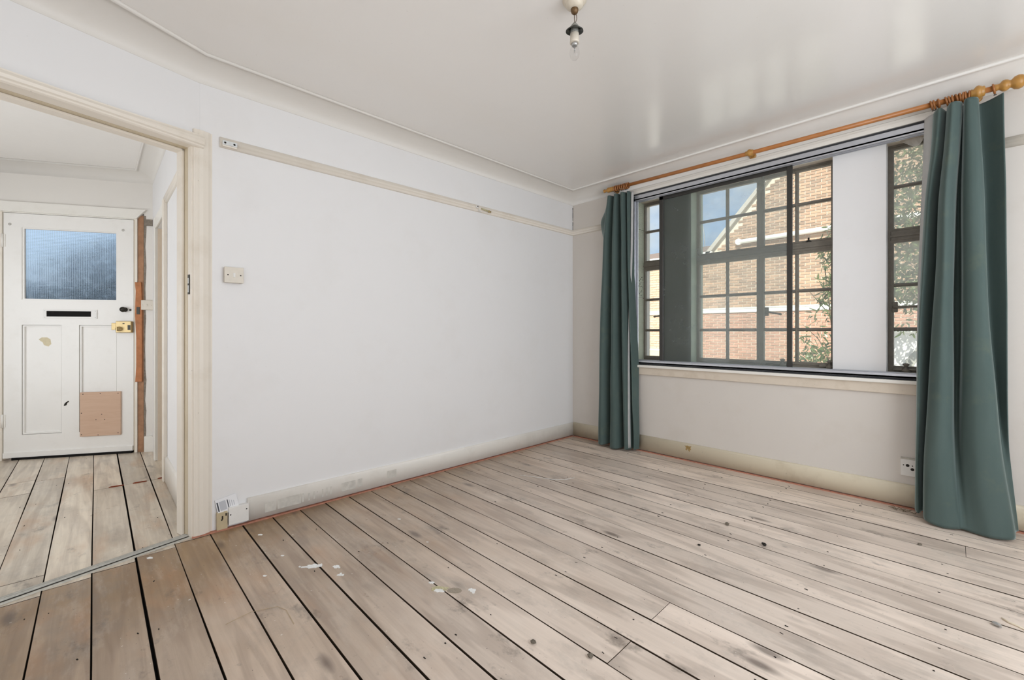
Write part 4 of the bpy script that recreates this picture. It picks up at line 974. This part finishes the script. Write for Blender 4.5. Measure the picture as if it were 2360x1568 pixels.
bm = BM(); blob(bm, .055, .036, .032, .020, .75, 10, .15, seed=47, z=.0010); obj('grey_paper', bm, plain('grey_paper', (172, 160, 144), .7, .2, 0, .3, 200), st)
for i, (x, y, s, lb) in enumerate(((0.518, -2.844, .010, 'small bare white fleck on the brown boards near the hall'), (0.648, -2.951, .012, 'pale greyish paint fleck on the brown boards'), (0.877, -2.287, .008, 'round white paint dot in the middle boards'), (0.117, -3.291, .018, 'whitish scuff of paint just inside the threshold'), (0.542, -2.254, .012, 'curl of white paint near the long skirting'), (0.213, -2.861, .015, 'white curl of paint by the flat white box'))):
    splash('paint_fleck', x, y, [(0, 0, s, s * .55, .6)], 'paint_spill', lb, 'paint fleck', 60 + i)
def chip(name, x, y, s, mat, label, cat, seed, flat=.55):
    rr_ = random.Random(seed); bm = BM(); bmesh.ops.create_icosphere(bm, subdivisions=1, radius=s)
    for v in bm.verts: v.co *= 1 + rr_.uniform(-.35, .3); v.co.z *= flat
    zmin = min(v.co.z for v in bm.verts)
    for v in bm.verts: v.co.z -= zmin
    o = obj(name, bm, mat); o.location = (x, y, .0006); return tag(o, label, cat)
chip('stone_chip', 1.841, -1.019, .011, 'stone', 'brownish pointed stone chip on the pale boards', 'debris', 1, .9)
chip('grit_lump', 2.049, -1.131, .013, 'darkgrit', 'largest black lump of grit on the pale boards', 'debris', 2)
chip('grit_lump', 1.829, -1.353, .008, 'darkgrit', 'small black lump of grit beside a grey knot', 'debris', 3)
chip('grit_lump', 1.721, -2.418, .011, 'stone', 'grey crumb lying in a board gap near the viewer', 'debris', 4)
chip('grit_lump', 1.889, -2.333, .010, 'stone', 'crumb of debris by the lowest butt joint', 'debris', 6)
chip('grit_lump', 2.578, -0.572, .008, 'stone', 'grey crumb on the boards in front of the wide curtain', 'debris', 5)
chip('foil_scrap', 2.802, -1.174, .013, 'steel', 'crumpled silvery scrap on the boards', 'debris', 8)
bm = BM(); x, y = (2.847, -1.121)
add_tube(bm, [(-.030, .02, .002), (-.012, .0, .003), (.006, -.004, .002), (.030, -.022, .003)], [.002, .004, .004, .002], 6); o = obj('paper_sliver', bm, plain('cream_sliver', (230, 218, 196), .7, .2, 0, .08)); o.location = (x, y, 0); tag(o, 'cream sliver of paper beside the silvery scrap', 'debris')
bm = BM(); x, y = (2.489, -0.098)
for i in range(14):
    p = Vector((rnd.uniform(-.05, .05), rnd.uniform(-.02, .02), .003)); q = p + Vector((rnd.uniform(-.03, .03), rnd.uniform(-.02, .02), rnd.uniform(.001, .016))); add_tube(bm, [p, q], .0014, 5)
o = obj('twig_litter', bm, 'bark'); o.location = (x, y, 0); tag(o, 'little heap of twiggy dust by the wide curtain hem', 'litter', kind='stuff')
bm = BM(); x, y = (0.702, -1.148)
add_tube(bm, [(-.21, -.10, .002), (-.10, -.05, .0025), (.02, .0, .003), (.08, .06, .003), (.10, .14, .002)], .0014, 6); o = obj('white_thread', bm, 'paint_spill'); o.location = (x, y, 0); tag(o, 'loose white thread lying curved across the middle boards', 'thread')
bm = BM(); add_tube(bm, [(0.897, -3.138) + (.002,), (0.882, -3.054) + (.0024,), (0.916, -2.975) + (.0024,), (0.961, -2.958) + (.0024,), (1.064, -2.962) + (.002,)], .0009, 6)
o = obj('pale_thread', bm, plain('pale_thread', (190, 170, 140), .7, .2)); tag(o, 'fine pale thread looping over the brown boards', 'thread')
for i, (p, q, lb) in enumerate((((-1.255, -3.406), (-1.241, -3.333), 'reddish wood sliver furthest from the hall wall'), ((-1.248, -3.285), (-1.237, -3.213), 'middle reddish wood sliver of the row in the hall'), ((-1.253, -3.152), (-1.244, -3.108), 'reddish wood sliver touching the hall skirting'))):
    (x0_, y0_), (x1_, y1_) = p, q; bm = BM(); L_ = math.hypot(x1_ - x0_, y1_ - y0_)
    pts = [(0, -.006), (L_ * .2, -.009), (L_ * .6, -.008), (L_, -.004), (L_, .006), (L_ * .5, .009), (L_ * .15, .007)]
    add_prism(bm, pts, 'z', -.001, .004); o = obj('wood_sliver', bm, 'red_wood'); o.location = (x0_, y0_, 0); o.rotation_euler = (0, 0, math.atan2(y1_ - y0_, x1_ - x0_)); tag(o, lb, 'debris', 'reddish slivers across the hall boards')

# ================================================================== OUTSIDE
GZ = -0.35
bm = BM(); add_box(bm, -30, 30, 0.29, 40, GZ - .2, GZ); struct(obj('ground', bm, 'ground'), 'pale paved ground outside the window', 'ground')
bm = BM(); add_box(bm, -30, -3.7, -25, 0.29, GZ - .2, GZ); struct(obj('ground_front', bm, 'ground'), 'pale paving outside the front door', 'ground')
# ---- gabled brick house
YH = 9.4
bh = tag(empty('brick_house', (0.8, YH, GZ)), 'gabled brick house with a white band, across from the window', 'building')
H_ = Matrix.Translation((-0.8, -YH, -GZ))
def hp(name, bm, mat, parent=None): bm.transform(H_); return obj(name, bm, mat, bh if parent is None else parent)
GX0, GAPX, EZ = -2.27, 0.80, 3.36
SL = (5.299 - 3.427) / (-.579 + 2.202)
APZ = EZ + SL * (GAPX - GX0)
bm = BM(); add_prism(bm, [(GX0, GZ), (GX0, EZ), (GAPX, APZ), (2 * GAPX - GX0, EZ), (2 * GAPX - GX0, GZ)], 'y', YH + .004, YH + .6); hp('wall', bm, 'mortar')
bm = BM(); add_box(bm, -9.0, GX0, YH + .004, YH + .6, GZ, EZ - .05); hp('wing_wall', bm, 'mortar')
bm = BM(); add_box(bm, -9.0, 2 * GAPX - GX0, YH - .05, YH + .1, 1.605, 1.72); add_box(bm, -9.0, 2 * GAPX - GX0, YH - .065, YH + .1, 1.705, 1.735); hp('white_band', bm, 'band')
bm = BM(); add_prism(bm, [(GX0 - .12, EZ - .14), (GX0 - .12, EZ + .02), (GAPX, APZ + .16), (GAPX, APZ + .02)], 'y', YH - .12, YH + .1); add_prism(bm, [(2 * GAPX - GX0 + .12, EZ - .14), (2 * GAPX - GX0 + .12, EZ + .02), (GAPX, APZ + .16), (GAPX, APZ + .02)], 'y', YH - .12, YH + .1); hp('bargeboard', bm, plain('grey_bargeboard', (190, 184, 174), .6, .3))
bm = BM(); add_box(bm, -9.0, GX0 + .05, YH - .12, YH + .1, EZ - .06, EZ + .03); hp('gutter', bm, 'band')
bm = BM(); add_prism(bm, [(YH - .1, EZ + .02), (YH + .7, EZ + .05), (YH + 3.5, EZ + 0.9)], 'x', -9.0, GX0); hp('roof', bm, 'tiles')
bm = BM(); add_tube(bm, [(-1.50, YH - .02, 3.545), (-1.53, YH - .07, 3.545), (-1.50, YH - .09, 3.545), (2.4, YH - .09, 3.60)], .06, 10); hp('waste_pipe', bm, 'band')
bm = BM(); add_tube(bm, [(-1.50, YH, 3.55), (-1.50, YH - .13, 3.55)], .085, 12); hp('pipe_end', bm, 'band')
bm = BM(); add_tube(bm, [(-2.42, YH - .05, EZ), (-2.46, YH - .05, EZ + .6), (-2.52, YH - .05, EZ + .95)], .008, 6); hp('aerial', bm, 'grey_metal')
bm = BM(); add_box(bm, -9.0, -2.9, YH - .04, YH + .1, GZ, .47); hp('plinth', bm, 'render_cream')
bm = BM(); add_box(bm, -9.0, -2.9, YH - .05, YH + .1, .47, .52); hp('plinth_cap', bm, 'band')
for x in (-4.16, -5.2):
    bm = BM(); rect_ring(bm, x - .2, x + .22, GZ + .1, .30, .05, .05, .05, .05, YH - .07, YH); wf = hp('cellar_window', bm, 'band')
    bm = BM(); add_box(bm, x - .15, x + .17, YH - .045, YH - .035, GZ + .15, .25); hp('cellar_pane', bm, plain('dim_glass', (150, 150, 150), .2, .5), wf)
# bricks: the nearest 300 in view as parts, the others joined
BL, BH, BC = 0.215, 0.063, 0.0752
allb = []
nrow = int((6.6 - GZ) / BC)
for r_ in range(nrow):
    z = GZ + r_ * BC
    if 1.55 < z < 1.74: continue
    x = -3.0 - (0.1125 if r_ % 2 else 0)
    while x < 3.4:
        a, b = max(x, -3.0), x + BL
        zt = z + BH
        ok = (zt < EZ - .08) or a > GX0 - .02 and zt < EZ or a > GX0 and (zt < EZ + SL * (a - GX0) - .04 and zt < EZ + SL * (2 * GAPX - GX0 - b) - .04)
        if ok and b - a > .05: allb.append((a, b, z))
        x += 0.225
def view(b):
    dx, dy = (b[0] + b[1]) / 2 - 2.706, YH + 3.471; a = R(45.964)
    cx_ = dx * math.cos(a) + dy * math.sin(a); cz_ = -dx * math.sin(a) + dy * math.cos(a)
    return 1180 + 993 * cx_ / cz_, 767 - 993 * (b[2] - 1.04) / cz_, cz_
vis = []
for b in allb:
    u_, v_, d_ = view(b)
    if 1606 < u_ < 1925 and 380 < v_ < 845: vis.append((d_, b))
vis.sort(key=lambda t_: t_[0])
near = [b for d_, b in vis if b[1] - b[0] > .2][:300]
nset = set(near)
def brick_bm(l, h, dpt=.03):
    bm = BM(); vs = add_box(bm, 0, l, -.012, dpt, 0, h); c = .004
    for v in vs:
        if v.co.y < 0: v.co.x += c if v.co.x < l / 2 else -c; v.co.z += c if v.co.z < h / 2 else -c
    return bm
meshes = {}
for b in near:
    red = b[2] < 1.6; key = red
    if key not in meshes:
        o = obj('brick', brick_bm(BL, BH), 'brick_red' if red else 'brick', bh); meshes[key] = o.data
    else:
        o = bpy.data.objects.new('brick', meshes[key]); COL.objects.link(o); o.parent = bh
    o.location = (b[0] - .8, rnd.uniform(-.004, .004), b[2] - GZ)
for red in (False, True):
    bm = BM()
    for b in allb:
        if b in nset or (b[2] < 1.6) != red: continue
        t_ = brick_bm(b[1] - b[0], BH); merge(bm, t_, Matrix.Translation((b[0], YH + rnd.uniform(-.004, .004), b[2])))
    o = hp('brickwork', bm, 'brick_red' if red else 'brick'); o['kind'] = 'stuff'
bm = BM()
for r_ in range(int((EZ - .1 - .54) / BC)):
    z = .54 + r_ * BC
    if 1.55 < z < 1.74: continue
    x = -6.2 - (0.1125 if r_ % 2 else 0)
    while x < -3.0:
        t_ = brick_bm(BL, BH); merge(bm, t_, Matrix.Translation((x, YH + rnd.uniform(-.003, .003), z))); x += .225
o = hp('pale_brickwork', bm, 'brick_pale'); o['kind'] = 'stuff'
# ---- low white wall with an arched recess outside the last window
lw = tag(empty('garden_wall', (2.9, 5.0, GZ)), 'low white rendered wall with a grey arch behind the leaves', 'garden wall')
W_ = Matrix.Translation((-2.9, -5.0, -GZ))
bm = BM(); add_box(bm, 1.98, 4.6, 5.0, 5.2, GZ, 1.07); bm.transform(W_); obj('wall_body', bm, 'render_white', lw)
bm = BM(); add_bev(bm, 1.95, 4.62, 4.96, 5.24, 1.04, 1.085, .01, 1); bm.transform(W_); obj('coping', bm, 'render_white', lw)
bm = BM(); n = 18; A = []; B = []
for i in range(n + 1):
    a = math.pi * i / n
    A.append((2.56 - .42 * math.cos(a), .38 + .55 * math.sin(a))); B.append((2.56 - .32 * math.cos(a), .38 + .44 * math.sin(a)))
add_prism(bm, A + B[::-1], 'y', 4.975, 5.0); bm.transform(W_); obj('arch_band', bm, 'render_grey', lw)
# ---- trees and hedge
def foliage(bm, centre, rad, n, ln, wd, rg, down=.4):
    for _ in range(n):
        while True:
            p = Vector((rg.uniform(-1, 1), rg.uniform(-1, 1), rg.uniform(-1, 1)))
            if p.length < 1: break
        p = Vector(centre) + Vector((p.x * rad[0], p.y * rad[1], p.z * rad[2]))
        d = Vector((rg.uniform(-1, 1), rg.uniform(-1, 1), rg.uniform(-1, .6) - down)).normalized(); s = d.cross(Vector((rg.uniform(-1, 1), rg.uniform(-1, 1), rg.uniform(-1, 1)))).normalized()
        nn = d.cross(s); l = ln * rg.uniform(.6, 1.25); w_ = wd * rg.uniform(.7, 1.2)
        v = [bm.verts.new(q) for q in (p, p + d * l * .35 + s * w_ * .5 + nn * l * .04, p + d * l * .75 + s * w_ * .38, p + d * l - nn * l * .08, p + d * l * .75 - s * w_ * .38, p + d * l * .35 - s * w_ * .5 + nn * l * .04)]
        bm.faces.new((v[0], v[1], v[5])); bm.faces.new((v[1], v[2], v[4], v[5])); bm.faces.new((v[2], v[3], v[4]))
def tree(name, loc_, limbs, clumps, leaf, label, ln, wd, seed, mat='leaf', cat='tree'):
    rg = random.Random(seed); o = tag(empty(name, loc_), label, cat)
    bm = BM()
    for pts, r0 in limbs: add_tube(bm, pts, [r0 * (1 - .75 * i / (len(pts) - 1)) for i in range(len(pts))], 7)
    obj('branches', bm, 'bark', o)
    bm = BM()
    for c, rad, n in clumps: foliage(bm, c, rad, n, ln, wd, rg)
    f = obj('foliage', bm, mat, o, fix=False); f['kind'] = 'stuff'
    return o
tree('shrub', (1.75, 3.1, GZ),
     [([(0, 0, 0), (-.05, 0, .8), (-.15, .05, 1.6), (-.22, .05, 2.3)], .018), ([(-.1, 0, .9), (-.25, -.05, 1.3), (-.42, -.1, 1.5)], .008), ([(0, 0, .5), (.1, 0, 1.3), (.05, .1, 2.2), (0, .1, 2.9)], .016), ([(-.15, .05, 1.6), (-.35, 0, 1.9), (-.45, 0, 2.0)], .006)],
     [((-.16, 0, .95), (.26, .2, .30), 110), ((-.34, -.05, 1.25), (.14, .12, .2), 36), ((-.16, 0, 1.55), (.22, .2, .22), 60), ((-.10, 0, 1.95), (.20, .2, .26), 230), ((-.04, .05, 2.45), (.24, .2, .40), 380), ((.1, .1, 1.6), (.2, .2, .9), 300)], 'leaf', 'willowy shrub growing close outside the wide window', .105, .022, 5, cat='shrub')
tree('tree', (2.9, 4.2, GZ),
     [([(0, 0, 0), (-.05, 0, 1.6), (-.2, .1, 2.6), (-.4, .1, 3.6)], .05), ([(-.05, 0, 1.5), (-.3, 0, 2.1), (-.7, 0, 2.5)], .018), ([(-.1, 0, 2.0), (.3, 0, 2.6), (.6, .1, 3.4)], .02)],
     [((-.55, .1, 2.2), (.45, .4, .55), 1500), ((-.5, .1, 3.0), (.55, .4, .6), 1700), ((-.35, .1, 3.8), (.6, .4, .5), 1500), ((.3, .1, 2.8), (.6, .5, 1.1), 1500), ((-.6, -.2, 1.45), (.16, .1, .12), 26), ((-.15, -.2, 1.4), (.3, .2, .25), 90)], 'leaf', 'leafy tree filling the hazy narrow window', .085, .03, 6)
tree('bush', (1.1, 5.2, GZ), [([(0, 0, 0), (0, 0, .5), (.1, 0, .9)], .03)], [((0, 0, .65), (.42, .35, .62), 900)], 'leaf', 'low green bush behind the sliding pane', .09, .04, 8, cat='shrub')
# hedge in front of the front door
hd = FD @ Vector((-.45, 2.2, 0))
tree('hedge', (hd.x, hd.y, GZ), [([(0, 0, 0), (0, 0, 1.4)], .05)], [((.2, -.3, 1.35), (.55, 1.3, 1.3), 5600), ((-.2, .9, 1.3), (.6, .9, 1.25), 2600), ((0, -1.5, 1.2), (.5, .8, .8), 1600), ((-.3, .2, 2.35), (.3, .35, .3), 500)], 'leaf_dark', 'dark hedge seen dimly through the front door glass', .09, .05, 9, 'leaf_dark', 'hedge')
